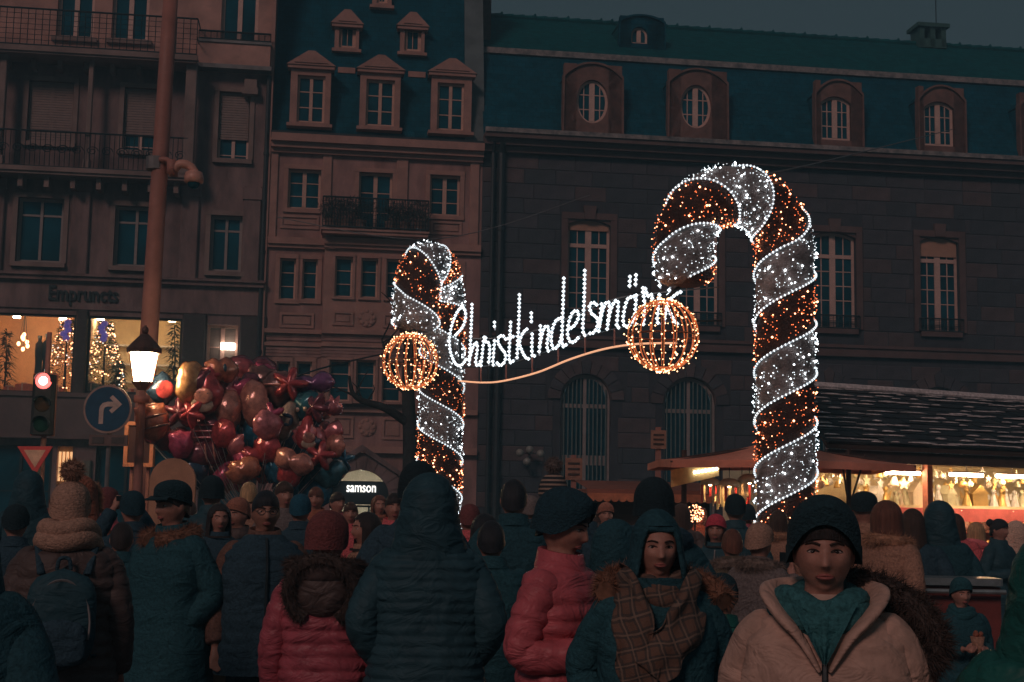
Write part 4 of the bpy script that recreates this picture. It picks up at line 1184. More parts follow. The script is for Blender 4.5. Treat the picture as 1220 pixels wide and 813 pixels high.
def balloon(px, py, size, kind, col, label, tilt=0, extra=None, d=19.6, cat='balloon'):
    c = at(px, py, d); R = size * 1.04 / 2 / 1650 * d
    root = empty('foil_balloon', c, radians(random.uniform(-35, 35)), label, cat, 'foil balloons in the seller\'s cluster')
    root.rotation_euler[1] = radians(tilt)
    n = 36; rings = []
    prof = [(1.0, 0), (.985, .12), (.93, .3), (.82, .5), (.62, .72), (.38, .88), (.15, .97), (.01, 1.0)]
    T = R * .52
    A = [(-pi + 2 * pi * j / n) for j in range(n)]
    rr = [shape_r(kind, a) for a in A]
    def P(j, k, y):
        w = 1 + (.035 * sin(j * 5.1 + px) + .02 * sin(j * 2.3 + py)) * max(0, (k - .55) / .45)
        r = rr[j] * k + (1 - k) * .0
        return (R * r * w * cos(A[j]), y, R * r * w * sin(A[j]))
    seq = [(k, T * y) for k, y in reversed(prof)] + [(1.05, 0)] + [(k, -T * y) for k, y in prof]
    rings = [[P(j, k, y) for j in range(n)] for k, y in seq]
    b = MB(); b.loft(rings); bd = b.build('skin', foil(col, COL[col]), root, True)
    if extra:
        for kind2, dx, dz, s2, col2 in extra:
            q = MB(); q.ell((dx * R, -T * sqrt(max(.05, 1 - (dx * dx + dz * dz) * 1.1)) - .004, dz * R), (s2[0] * R, .014, s2[1] * R), 12, 6); q.build(kind2, foil(col2, COL[col2]), bd, True)
    hand = gnd(300, 19.2) + Vector((0, 0, 1.35))
    q = MB(); e_ = hand - c
    Mi = root.rotation_euler.to_matrix().inverted()
    q.tube([Mi @ v for v in (Vector((0, 0, -R * .9)), e_ * .5 + Vector((0, 0, -.25)), e_)], .004, 4); q.build('string', K['zinc'], root)
    return root
FACE = None
GN = [('face_patch', 0, -.1, (.36, .3), 'tan'), ('beard', 0, -.42, (.42, .28), 'pale'), ('eye', -.14, .0, (.05, .06), 'navy'), ('eye', .14, .0, (.05, .06), 'navy')]
BL = [
 (182, 503, 50, 'bear', 'orange', 'orange bear shaped foil balloon with dark straps hugging the mast', -15, [('strap', 0, .25, (.7, .06), 'brown'), ('strap', .1, -.25, (.65, .06), 'brown')], 19.2),
 (194, 464, 44, 'square', 'navy', 'navy square foil balloon tilted on its corner by the lantern', 38, [('picture', 0, -.05, (.45, .5), 'red')], 19.6),
 (226, 456, 50, 'oval', 'yellow', 'upright golden yellow oval foil balloon', 5, None, 19.3),
 (246, 470, 62, 'gnome', 'red', 'red foil balloon shaped like a bearded gnome in tall hat', 6, GN, 19.4),
 (262, 442, 48, 'fish', 'orange', 'orange fish foil balloon with dark spot on top of the bunch', -8, [('spot', .1, .1, (.09, .2), 'navy'), ('fin', -.3, -.2, (.2, .1), 'red')], 19.5),
 (300, 440, 58, 'long', 'maroon', 'wide dark red slab shaped foil balloon topping the bunch', 0, None, 20.4),
 (271, 490, 48, 'oval', 'tan', 'tan oval foil balloon hanging upright', 4, FACE, 19.5),
 (304, 482, 58, 'oval', 'tan', 'large tan egg shaped foil balloon leaning over', -18, None, 19.6),
 (319, 506, 38, 'round', 'pink', 'round salmon pink foil balloon', 0, FACE, 19.2),
 (318, 534, 36, 'round', 'red', 'round red foil balloon below the salmon pink one', 0, None, 19.3),
 (341, 502, 46, 'fig', 'pale', 'pale cream foil balloon with a dark swirl', 15, [('swirl', -.05, .25, (.28, .1), 'navy'), ('swirl', .2, 0, (.1, .22), 'navy'), ('swirl', 0, -.2, (.2, .08), 'navy')], 19.5),
 (365, 484, 46, 'square', 'teal', 'dark teal box shaped foil balloon with round eyes', -4, [('eye', -.2, -.2, (.13, .13), 'pale'), ('eye', .25, -.2, (.13, .13), 'pale'), ('pupil', -.2, -.2, (.06, .06), 'navy')], 19.6),
 (397, 486, 34, 'rabbit', 'pink', 'small pink rabbit foil balloon with two ears', 6, None, 19.5),
 (383, 492, 32, 'rabbit', 'tan', 'small tan rabbit foil balloon with two ears', -6, None, 19.8),
 (366, 520, 42, 'gnome', 'red', 'small red foil balloon with bearded gnome face', 0, GN, 19.3),
 (393, 514, 36, 'heart', 'pink', 'pink heart foil balloon', 0, None, 19.5),
 (399, 531, 30, 'round', 'tan', 'small round tan foil balloon', 0, FACE, 19.4),
 (382, 543, 36, 'star', 'red', 'red star foil balloon low in the bunch', 10, None, 19.2),
 (301, 516, 38, 'round', 'blue', 'round blue foil balloon', 0, None, 19.7),
 (330, 556, 44, 'heart', 'blue', 'blue heart foil balloon low in the bunch', 12, None, 19.4),
 (302, 553, 38, 'star', 'teal', 'teal star foil balloon', 0, None, 19.6),
 (362, 562, 46, 'fish', 'teal', 'teal fish foil balloon', 0, None, 19.6),
 (392, 563, 40, 'heart', 'teal', 'dark teal heart foil balloon near the arched doorway', -12, None, 19.4),
 (350, 550, 48, 'long', 'tan', 'long thin tan foil balloon lying across the blue ones', 18, None, 19.1),
 (290, 560, 44, 'fish', 'orange', 'small orange fish foil balloon low in the bunch', -20, None, 19.1),
 (213, 492, 40, 'star', 'maroon', 'dark maroon star foil balloon', 0, None, 19.6),
 (203, 520, 40, 'heart', 'maroon', 'dark maroon heart foil balloon', 10, None, 19.6),
 (216, 530, 38, 'bear', 'hotpink', 'hot pink bear shaped foil balloon', -8, FACE, 19.2),
 (250, 512, 48, 'round', 'maroon', 'round maroon foil balloon with pale stripes', 0, [('stripe', 0, .2, (.75, .06), 'pink'), ('stripe', 0, -.1, (.8, .06), 'pink'), ('stripe', 0, -.4, (.7, .06), 'pink')], 19.5),
 (246, 540, 46, 'oval', 'maroon', 'maroon oval foil balloon lying sideways', 80, [('stripe', 0, .3, (.5, .05), 'tan'), ('stripe', 0, -.1, (.5, .05), 'tan')], 19.4),
 (281, 530, 30, 'bear', 'pink', 'small pink bear shaped foil balloon', 0, FACE, 19.3),
 (345, 458, 42, 'star', 'red', 'shiny red star foil balloon at the top edge of the bunch', 14, None, 19.6),
 (374, 458, 46, 'long', 'purple', 'purple crescent foil balloon at the top edge of the bunch', -14, None, 19.8),
 (332, 464, 46, 'round', 'brown', 'round brown foil balloon between the tan ones', 0, [('band', 0, .2, (.7, .08), 'tan')], 19.8),
 (284, 462, 38, 'heart', 'hotpink', 'hot pink heart foil balloon', 8, None, 19.7),
 (228, 562, 44, 'round', 'navy', 'round navy foil balloon low in the bunch', 0, [('ring_mark', .1, -.3, (.2, .2), 'pale')], 19.4),
 (262, 570, 44, 'heart', 'brown', 'brown heart foil balloon low in the bunch', 0, None, 19.6),
 (340, 582, 40, 'bear', 'blue', 'blue bear shaped foil balloon above the crowd', 0, FACE, 19.6),
 (376, 585, 42, 'round', 'blue', 'round bright blue foil balloon just above the crowd', 0, None, 19.5),
 (408, 548, 30, 'star', 'blue', 'small blue star foil balloon', 0, None, 19.7),
 (232, 485, 36, 'round', 'red', 'round red foil balloon behind the maroon star', 0, None, 20.0),
 (345, 530, 50, 'round', 'navy', 'large round navy foil balloon deep in the bunch', 0, None, 20.2),
 (275, 515, 54, 'round', 'purple', 'large round purple foil balloon deep in the bunch', 0, None, 20.3),
 (310, 455, 44, 'bear', 'brown', 'brown bear shaped foil balloon deep in the bunch', 10, FACE, 20.0),
]
rnd = random.Random(99)
kinds = ('heart', 'star', 'oval', 'fish', 'bear', 'round')
for k in range(44):
    a, r_ = rnd.uniform(0, 2 * pi), sqrt(rnd.random())
    kd, cl = rnd.choice(kinds), rnd.choice(('maroon', 'pink', 'red', 'navy', 'purple', 'teal', 'blue', 'hotpink', 'tan'))
    x_, y_ = 292 + 112 * r_ * cos(a), 514 + 66 * r_ * sin(a)
    if cl in ('teal', 'blue', 'navy') and y_ < 500: cl = 'maroon'
    lab = 'half hidden %s foil balloon, %s shaped, crowded into the bunch' % (cl, kd)
    BL.append((x_, y_, rnd.uniform(26, 42), kd, cl, lab, rnd.uniform(-40, 40), None, rnd.uniform(19.2, 20.4)))
for t in BL: balloon(*t[:6], tilt=t[6], extra=t[7], d=t[8])

# ================================================================== things in the shop window
def xmas_tree(F, x, y0, y1, v, rpx, label, seed):
    u, z0 = F.pt(x, y1, v); z1 = F.pt(x, y0, v)[1]; rad = rpx / 1650 * 43
    root = empty('christmas_tree', FO + FT * (F.u0 + u) + FN * v + Vector((0, 0, z0)), TH, label, 'christmas tree')
    rnd = random.Random(seed); H = z1 - z0
    b = MB(); b.tube([(0, 0, 0), (0, 0, H * .95)], [.05, .01], 6); b.build('trunk', K['bark'], root)
    b = MB()
    for k in range(2200):
        t = rnd.random() ** .7; r = rad * (1 - t * .75) * sqrt(rnd.random()); a = rnd.uniform(0, 2 * pi)
        b.spike((r * cos(a), r * sin(a), H * (.05 + .9 * t)), (cos(a), sin(a), rnd.uniform(-.5, .5)), .012, rnd.uniform(.06, .14))
    b.build('branches', mat('fir_needles', (.02, .04, .03), .7, bump=0), root, kind='stuff')
    for nm, cnt, m in (('fairy_lights', 150, K['bulb_warm']), ('white_lights', 30, K['bead_white'])):
        b = MB()
        for k in range(cnt):
            t = rnd.random() ** .8; a = rnd.uniform(0, 2 * pi); r = rad * (1 - t * .75) * 1.02
            b.octa((r * cos(a), r * sin(a), H * (.05 + .9 * t)), .022)
        b.build(nm, m, root, kind='stuff')
    b = MB()
    for k in range(5): b.ell((rnd.uniform(-.1, .1), -rad * .45, H * (.7 + .05 * k)), (.11, .06, .09), 8, 5)
    b.build('violet_bow', emis('violet_bow', (.35, .25, 1), .16, (.2, .15, .5)), root)
    return root
xmas_tree(F1, 76, 376, 470, .8, 27, 'christmas tree with violet bow and fairy lights in the shop window with the chandelier', 21)
xmas_tree(F1, 122, 378, 470, .7, 26, 'christmas tree with violet bow and fairy lights in the cream walled shop window', 22)
u, z = F1.pt(29, 395, 1.2)
root = empty('chandelier', FO + FT * (F1.u0 + u) + FN * 1.2 + Vector((0, 0, z)), TH, 'cluster of glowing pendant bulbs hanging in the shop window', 'chandelier')
b = MB()
for k in range(7):
    a = k * 2.4; r_ = .06 * k ** .5 * 1.2; zz = -.1 - .07 * k; b = MB(); b.ell((r_ * cos(a), r_ * sin(a), zz), (.055, .055, .07), 8, 6); o = b.build('pendant_bulb', K['bulb_warm'], root, True)
    q = MB(); q.tube([(0, 0, .6), (r_ * cos(a), r_ * sin(a), zz + .06)], .006, 4); q.build('wire', K['iron'], o)
K['needle'] = mat('dark_plant', (.012, .02, .016), .7, bump=0)
def shop_plant(x, y0, y1, v, w, label, seed):
    u, z0 = F1.pt(x, y1, v); H = F1.pt(x, y0, v)[1] - z0; rnd = random.Random(seed)
    root = empty('shop_plant', FO + FT * (F1.u0 + u) + FN * v + Vector((0, 0, z0)), TH, label, 'plant')
    b = MB(); b.tube([(0, 0, 0), (.04, 0, H * .5), (-.03, 0, H * .97)], [.03, .025, .01], 6); b.build('stem', K['bark'], root)
    b = MB()
    for k in range(260):
        t = rnd.random(); a = rnd.uniform(0, 2 * pi); d = Vector((cos(a), sin(a) * .6, rnd.uniform(-.3, .6))); p = Vector((0, 0, H * t))
        L = w * rnd.uniform(.5, 1.1) * (1.15 - t * .5); q = d.normalized(); sd_ = q.cross(Vector((0, 0, 1))) * .035
        b.add([p, p + q * L * .5 + sd_, p + q * L + Vector((0, 0, -L * .3)), p + q * L * .5 - sd_], [(0, 1, 2, 3)])
    b.build('leaves', K['needle'], root, kind='stuff')
shop_plant(205, 385, 472, .7, .45, 'dark feathery plant silhouetted in the shop window by the dark pier', 31)
shop_plant(4, 395, 472, .7, .5, 'dark leafy plant at the far end of the chandelier shop window', 32)
shop_plant(140, 430, 472, .9, .5, 'low dark plant beside the christmas tree in the cream shop window', 33)
for x, y0, y1 in ((44, 400, 466), (53, 398, 466)):
    u, z0 = F1.pt(x, y1, 1.0); H = F1.pt(x, y0, 1.0)[1] - z0
    b = MB(); b.loft([[(r * cos(a * pi / 6), r * sin(a * pi / 6) * .7, zz * H) for a in range(12)] for r, zz in ((.09, 0), (.12, .1), (.1, .5), (.13, .72), (.12, .85), (.05, .9), (.07, 1.0))])
    tag(b.build('display_form', K['iron'], None, True, loc=FO + FT * (F1.u0 + u) + FN * 1.0 + Vector((0, 0, z0)), rot=(0, 0, TH)), 'slender black display form standing in the chandelier shop window', 'display form', 'black display forms')
rnd = random.Random(77)
K['gift'] = [mat('gift_' + str(i), c_, .4, bump=0) for i, c_ in enumerate(((.5, .12, .05), (.6, .4, .15), (.1, .12, .08), (.5, .35, .25)))]
for k in range(16):
    x = rnd.uniform(4, 86) if k < 6 else rnd.uniform(108, 200); u, z0 = F1.pt(x, 469, .55); s = rnd.uniform(.12, .22)
    root = empty('gift_box', FO + FT * (F1.u0 + u) + FN * rnd.uniform(.4, .6) + Vector((0, 0, shopw[0][2] if k < 6 else shopw[1][2])), TH + rnd.uniform(-.4, .4), 'small wrapped present on the lit shop window floor', 'gift box', 'presents in the shop windows')
    root.location.z += .002
    b = MB(); b.box(-s, s, -s * .7, s * .7, 0, s * 1.4); b.build('box', rnd.choice(K['gift']), root)
    b = MB(); b.box(-.02, .02, -s * .7 - .004, s * .7 + .004, -.0, s * 1.4 + .004); b.ell((-.05, 0, s * 1.4 + .03), (.06, .03, .035), 8, 5); b.ell((.05, 0, s * 1.4 + .03), (.06, .03, .035), 8, 5); b.build('ribbon', K['gift'][3], root)
# ================================================================== market stalls on the right
PHS = radians(27)
S0 = gnd(955, 19.0)
stall = empty('market_stall', S0, PHS, 'big wooden market stall with snow dusted shingle roof and bright shelves', 'market stall')
sx = Vector((cos(PHS), sin(PHS), 0)); sy = Vector((-sin(PHS), cos(PHS), 0))
SLN = 7.5
K['wood_dark'] = mat('dark_stall_wood', (.05, .028, .022), .7, var=.4, scale=3, bump=.3, stretch=(1, 8, 8))
K['wood_red'] = mat('red_brown_wood', (.2, .07, .045), .65, var=.3, scale=3, bump=.3, stretch=(1, 8, 8))
K['cream_board'] = mat('cream_board', (.72, .5, .32), .7, var=.2, scale=2, bump=.1)
K['shingle'] = [mat('shingle_%d' % i, c_, .75, var=.4, scale=12, bump=.4, bscale=40) for i, c_ in enumerate(((.02, .022, .025), (.03, .03, .033), (.014, .018, .022)))]
K['snow'] = mat('thin_snow', (.48, .42, .41), .9, var=.4, scale=14, bump=.4)
K['tube'] = emis('fluorescent_tube', (1, .64, .36), 75)
K['pinkcloth'] = mat('pink_cloth', (.42, .10, .10), .8, var=.2, scale=6)
ya, za = -.95, 2.52; yb2, zb2 = 1.55, 3.5
XR, XL = 1.1, -.35
b = MB(); b.add([(XL, ya, za), (SLN, ya, za), (SLN, yb2, zb2), (XR, yb2, zb2), (XL, ya, za - .06), (SLN, ya, za - .06), (SLN, yb2, zb2 - .06), (XR, yb2, zb2 - .06)], [(0, 1, 2, 3), (7, 6, 5, 4), (0, 4, 5, 1), (0, 3, 7, 4), (1, 5, 6, 2)])
rf = b.build('roof', K['wood_dark'], stall)
rnd = random.Random(41)
rows = 11; nvec = Vector((0, -(zb2 - za), yb2 - ya)).normalized()
smesh = []
for i in range(3):
    for w in (.3, .36):
        s = MB(); h = .3; s.add([(0, -.01, 0), (w - .012, -.01, 0), (w - .012, .0, h), (0, .0, h), (0, .02, 0), (w - .012, .02, 0)], [(0, 1, 2, 3), (0, 4, 5, 1)]); s.box(0, w - .012, -.0, .022, 0, h); smesh.append((w, s.mesh('shingle', K['shingle'][i])))
sl = math.atan2(yb2 - ya, zb2 - za)
snowmb = MB()
for r_ in range(rows):
    t = r_ / rows; y = ya + (yb2 - ya) * t; z = za + (zb2 - za) * t
    x = XL + (XR - XL) * t + .02
    while x < 5.6:
        w, me = rnd.choice(smesh)
        p = Vector((x, y, z)) + nvec * (.03 + rnd.uniform(0, .012))
        link('shingle', me, rf, p, (-sl + rnd.uniform(-.03, .0), 0, rnd.uniform(-.015, .015)))
        if rnd.random() < .68 + (.3 if r_ in (0, rows - 1, rows - 2) else 0):
            L = rnd.uniform(.15, .6); hgt = rnd.uniform(.015, .05)
            q = p + Vector((rnd.uniform(0, .1), 0, 0)) + nvec * .02
            n_ = 7; top = []; bot = []
            dv = Vector((0, yb2 - ya, zb2 - za)).normalized()
            o_ = dv * rnd.uniform(0, .12)
            rg = []
            for k in range(n_ + 1):
                f = sin(pi * (k + .15) / (n_ + .3)) * rnd.uniform(.6, 1.1)
                c_ = q + o_ + Vector((L * k / n_, 0, 0))
                rg.append([c_ - dv * hgt * f, c_ + nvec * .012 * f, c_ + dv * hgt * f, c_ - nvec * .01])
            snowmb.loft(rg)
        x += w
snowmb.build('snow_patches', K['snow'], rf, True, kind='stuff')
b = MB(); b.tube([(XR, yb2, zb2 + .04), (SLN, yb2, zb2 + .04)], .07, 8); b.build('ridge_board', K['snow'], rf)
b = MB(); b.box(XL + .05, SLN, ya + .05, ya + .1, za - .22, za - .064); b.build('fascia', mat('brown_fascia', (.06, .035, .03), .7), stall)
b = MB(); b.box(-.2, SLN, -.8, 1.5, 2.38, 2.42); b.build('ceiling', K['cream_board'], stall)
b = MB(); b.box(-.2, SLN, 1.48, 1.54, 0, 2.38); b.build('back_wall', K['cream_board'], stall)
for x in (-.2, 1.9, 4.2, 6.6):
    b = MB(); b.box(x, x + .1, -.4, -.3, 0, 2.38); b.build('post', K['wood_red'], stall)
b = MB(); b.box(-.2, -.14, -.3, 1.48, 0, 2.38); b.build('side_wall', K['cream_board'], stall)
b = MB(); b.box(-.2, SLN, -.5, .1, .95, 1.0); b.build('counter_top', K['wood_red'], stall)
b = MB(); b.box(-.18, SLN, -.45, -.41, 0, .95); b.build('counter_front', K['wood_red'], stall)
b = MB(); b.box(1.2, SLN, .15, .75, 1.72, 1.76); b.build('shelf', K['cream_board'], stall)
b = MB(); b.loft([[(1.2 + (SLN - 1.2) * k / 60, .14 - .02 * sin(k * 1.3), 1.718 - zz) for k in range(61)] for zz in (0, .1, .19)], closed=False); b.build('cloth', K['pinkcloth'], stall, True)
b = MB(); b.box(1.2, SLN, .5, .54, 1.0, 1.72); b.build('display_back', K['pinkcloth'], stall)
for x in (1.25, 2.45, 3.35, 4.25):
    b = MB(); b.tube([(x, -.28, 2.2), (x + .62, -.28, 2.2)], .024, 8); tb = b.build('tube_lamp', K['tube'], stall)
    q = MB(); q.box(x - .03, x + .65, -.31, -.25, 2.225, 2.25); q.box(x + .3, x + .32, -.29, -.27, 2.25, 2.379); q.build('lamp_holder', K['white_paint'], tb)
for x in (-.05, .45):
    b = MB(); b.tube([(x, .2, 2.22), (x + .45, .2, 2.22)], .022, 8); b.build('tube_lamp', K['tube'], stall)
for x in (1.4, 2.6, 3.8): b = MB(); b.tube([(x, .17, 1.69), (x + .8, .17, 1.69)], .012, 6); b.build('added_fill_strip', emis('added_fill_strip', (1, .5, .36), 11) if x == 1.4 else bpy.data.materials['added_fill_strip'], stall)  # unseen strips added under the shelf to brighten the pink display
# wares
W = {}
W['bauble'] = MB().ell((0, 0, -.06), (.06, .06, .06), 12, 8).tube([(0, 0, 0), (0, 0, .025)], .015, 6)
W['bell'] = MB().loft([[(r * cos(a * pi / 6), r * sin(a * pi / 6), z) for a in range(12)] for r, z in ((.075, -.14), (.06, -.1), (.045, -.05), (.03, -.01), (.008, .0))])
s = MB(); s.fprism([((.1 if k % 2 == 0 else .042) * sin(k * pi / 5), -.1 + (.1 if k % 2 == 0 else .042) * cos(k * pi / 5)) for k in range(10)], -.012, .012); W['straw_star'] = s
W['angel'] = MB().loft([[(r * cos(a * pi / 5), r * sin(a * pi / 5), z) for a in range(10)] for r, z in ((.07, 0), (.045, .1), (.02, .17), (.022, .18))]).ell((0, 0, .21), (.035, .035, .038), 10, 6).fprism([(.02, .1), (.11, .2), (.09, .09)], .015, .025).fprism([(-.02, .1), (-.09, .09), (-.11, .2)], .015, .025)
W['candle_house'] = MB().box(-.09, .09, -.06, .06, 0, .14).fprism([(-.11, .14), (.11, .14), (0, .25)], -.075, .075)
W['jar'] = MB().loft([[(r * cos(a * pi / 6), r * sin(a * pi / 6), z) for a in range(12)] for r, z in ((.05, 0), (.058, .02), (.058, .12), (.045, .14), (.045, .17))])
LAB = {'bauble': ('small round bauble hanging under the bright stall ceiling', 'bauble', 'baubles hanging in the stall'), 'bell': ('small bell ornament hanging under the bright stall ceiling', 'ornament', 'bells hanging in the stall'), 'straw_star': ('flat star ornament hanging under the bright stall ceiling', 'ornament', 'stars hanging in the stall'),
       'angel': ('little winged angel figure on the stall shelf', 'figurine', 'angel figures in the stall'), 'candle_house': ('small gabled candle house on the stall shelf', 'ornament', 'candle houses in the stall'), 'jar': ('small lidded jar on the stall display', 'jar', 'jars in the stall')}
wm = [mat('ware_%d' % i, c_, .35, m_, var=.15, bump=0) for i, (c_, m_) in enumerate((((.8, .62, .42), 0), ((.75, .4, .15), .5), ((.8, .75, .66), 0), ((.5, .14, .08), 0), ((.55, .3, .16), 0), ((.62, .5, .38), 0)))]
wmesh = {}
def ware(kind, x, y, z, s=1.0, hang=False, ms=None):
    i = rnd.choice(ms) if ms else rnd.randrange(len(wm))
    if (kind, i) not in wmesh: wmesh[(kind, i)] = W[kind].mesh(kind, wm[i], kind in ('bauble', 'bell', 'jar'))
    p = S0 + sx * x + sy * y + Vector((0, 0, z))
    o = link(kind, wmesh[(kind, i)], None, p, (0, 0, PHS + rnd.uniform(-.5, .5)), (s, s, s))
    tag(o, *LAB[kind])
    return o
x = -.1
while x < 4.7:
    for y in (-.1, .3, .9):
        k = rnd.choice(('bauble', 'bauble', 'bell', 'straw_star', 'straw_star'))
        s = rnd.uniform(.55, 1.1)
        o = ware(k, x + rnd.uniform(-.05, .05), y, 2.375 - rnd.uniform(.02, .3), s, ms=(0, 1, 2, 5))
    x += .15
x = 1.3
while x < 4.7:
    ware(rnd.choice(('angel', 'candle_house', 'jar', 'angel')), x, .3 + rnd.uniform(0, .1), 1.762, rnd.uniform(.8, 1.35), ms=(0, 2, 5, 1)); x += rnd.uniform(.12, .2)
for yy, zz in ((-.25, 1.002), (.05, 1.002), (.3, 1.15), (.3, 1.4)):
    if zz > 1.01:
        b = MB(); b.box(1.2, SLN, .18, .495, zz - .03, zz); b.build('riser', K['wood_red'], stall)
    x = 1.3
    while x < 4.7:
        ware(rnd.choice(('jar', 'angel', 'candle_house')), x, yy, zz + .003, rnd.uniform(.7, 1.1), ms=(1, 3, 4, 0)); x += rnd.uniform(.11, .17)

# awning stand left of the stall
a0 = gnd(925, 17.9)
aw = empty('parasol_stand', a0, radians(4), 'wide dark red canopy on a pole lit from below beside the tall cane', 'canopy')
K['canopy'] = mat('red_canopy_cloth', (.4, .15, .1), .8, var=.2, scale=3, bump=.2)
zap, zed = 2.56, 2.24; hx, hy = 1.53, .85
cor = [(-hx, -hy, zed), (0, -hy, zed + .03), (hx, -hy, zed), (hx, 0, zed + .03), (hx, hy, zed), (0, hy, zed + .03), (-hx, hy, zed), (-hx, 0, zed + .03)]
for k in range(8):
    p, q = Vector(cor[k]), Vector(cor[(k + 1) % 8]); ap = Vector((0, 0, zap)); b = MB(); n_ = 5
    b.loft([[ap.lerp(p.lerp(q, j / n_), i / 6) + Vector((0, 0, -.05 * sin(pi * i / 6))) for j in range(n_ + 1)] for i in range(7)], closed=False)
    b.add([p, q, q + Vector((0, 0, -.09)), p + Vector((0, 0, -.09))], [(0, 1, 2, 3)])
    b.build('panel', K['canopy'], aw)
    b = MB(); b.tube([ap + Vector((0, 0, -.06)), p + Vector((0, 0, -.02))], .014, 5); b.build('rib', K['wood_dark'], aw)
b = MB(); b.tube([(.95, 0, 0), (.95, 0, 2.45)], .035, 8); b.tube([(-1.2, 0, 0), (-1.2, 0, 2.4)], .035, 8); b.build('pole', K['wood_dark'], aw)
for dx in (-.16, .16):
    b = MB(); b.tube([(.95, 0, 1.7), (.95 + dx, -.2, 2.38)], .014, 5); b.build('strut', K['wood_dark'], aw)
# lit price board and hanging fringed lanterns under the canopy
q0 = at(828, 563, 17.5)
root = empty('lit_board', q0, radians(-12), 'yellowish board with a row of small bulbs under the red canopy edge', 'board')
b = MB(); w_, h_ = .3, .1; b.fprism([(-w_, -h_ - .09), (w_, -h_ + .06), (w_, h_ + .03), (-w_, h_ - .07)], 0, .03); b.build('panel', mat('yellow_board', (.62, .34, .12), .6, bump=0), root)
for k in range(7):
    b = MB(); b.ell((-.0 + .045 * k, -.03, .0 + .008 * k), (.019, .019, .019), 8, 6); b.build('bulb', K['bulb_white'], root, True)
K['fringe'] = mat('cream_fringe', (.75, .52, .34), .7, var=.2, bump=0)
for i, (x, y, s) in enumerate(((846, 578, 1.0), (869, 580, 1.1), (893, 576, 1.25), (858, 590, .8), (884, 592, .8))):
    c = at(x, y, 17.7 + .1 * i)
    root = empty('fringed_lantern', c, 0, 'cream fringed paper lantern hanging under the red canopy', 'lantern', 'fringed lanterns under the canopy')
    b = MB(); b.loft([[(r * s * cos(a * pi / 8), r * s * sin(a * pi / 8), z * s) for a in range(16)] for r, z in ((.13, 0), (.12, .05), (.07, .09), (.01, .1))]); b.build('dome', K['fringe'], root, True)
    for k in range(9):
        a = 2 * pi * k / 9; L = rnd.uniform(.1, .24) * s; b = MB(); b.box(-.016, .016, -.004, .004, -L, .01); b.build('strip', rnd.choice((K['fringe'], K['red_paint'], K['fringe'])), root, loc=(.115 * s * cos(a), .115 * s * sin(a), 0), rot=(0, 0, a + pi / 2))
    b = MB(); b.ell((0, 0, .02), (.03, .03, .03), 8, 6); b.build('bulb', emis('canopy_fill_bulb', (1, .5, .22), 110), root)  # strong bulb added in each lantern to light the canopy underside
    b = MB(); b.tube([(0, 0, .1 * s), (0, 0, 2.3 - c.z)], .004, 4); b.build('cord', K['iron'], root)
# small kiosk with scalloped eave
k0 = gnd(775, 21.5)
ks = empty('small_kiosk', k0, radians(10), 'low red wooden kiosk with scalloped eave trim below the arched windows', 'kiosk')
b = MB(); b.box(-.95, .95, 0, 1.2, 0, 1.75); b.build('body', K['wood_dark'], ks)
b = MB(); b.fprism([(-1.1, 1.86), (1.1, 1.86), (1.1, 1.92), (-1.1, 1.92)], -.4, 1.4); b.add([(-1.1, -.4, 1.92), (1.1, -.4, 1.92), (1.1, .5, 2.06), (-1.1, .5, 2.06)], [(0, 1, 2, 3)]); b.build('roof', K['wood_red'], ks)
for k in range(18):
    x = -1.1 + k * 2.2 / 18; b = MB(); b.fprism([(x, 1.86)] + [(x + .061 + .061 * cos(pi + a * pi / 6), 1.78 - .05 * sin(a * pi / 6)) for a in range(7)] + [(x + .122, 1.86)], -.43, -.4); b.build('scallop', mat('orange_trim', (.42, .14, .07), .6, bump=0) if k == 0 else bpy.data.materials['orange_trim'], ks)
c = at(828, 612, 16.8); rnd2 = random.Random(4)
root = empty('light_ball', c, 0, 'small ball of warm fairy lights near the pink hatted person', 'light ball')
b = MB()
for k in range(90):
    v = Vector((rnd2.gauss(0, 1), rnd2.gauss(0, 1), rnd2.gauss(0, 1))).normalized() * .1; b.octa(v, .0085)
b.build('bulbs', K['bulb_warm'], root, kind='stuff')
for k in range(5):
    a = k * pi / 5; b = MB(); b.tube([(.095 * cos(t) * cos(a), .095 * cos(t) * sin(a), .095 * sin(t)) for t in [2 * pi * i / 24 for i in range(24)]], .005, 4, closed=True); b.build('wire', K['bark'], root)
b = MB(); b.tube([(0, 0, -.1), (0, 0, -c.z)], .012, 6); b.build('stake', K['bark'], root)
# wooden finger boards
for x, y0_, y1_, d, w, lab in ((784, 513, 535, 21, 9, 'two wooden boards on an orange post by the barred window'), (683, 546, 572, 22, 10, 'square wooden board on a post before the first barred window')):
    g0 = gnd(x, d); z0, z1 = at(x, y1_, d).z, at(x, y0_, d).z; ww = w / 1650 * d
    root = empty('wooden_sign', g0, 0, lab, 'sign')
    b = MB(); b.box(-.04, .04, 0, .06, 0, z1 + .05); b.build('post', K['mast'], root)
    b = MB(); b.box(-ww, ww, -.04, -.002, z0, z1); bo_ = b.build('board', mat('worn_board_%d' % x, (.26, .13, .09), .7, var=.3), root)
    for k in range(3): b = MB(); b.box(-ww * .7, ww * .7, -.05, -.041, z0 + (z1 - z0) * (.2 + .25 * k), z0 + (z1 - z0) * (.3 + .25 * k)); b.build('batten', K['wood_dark'], bo_)
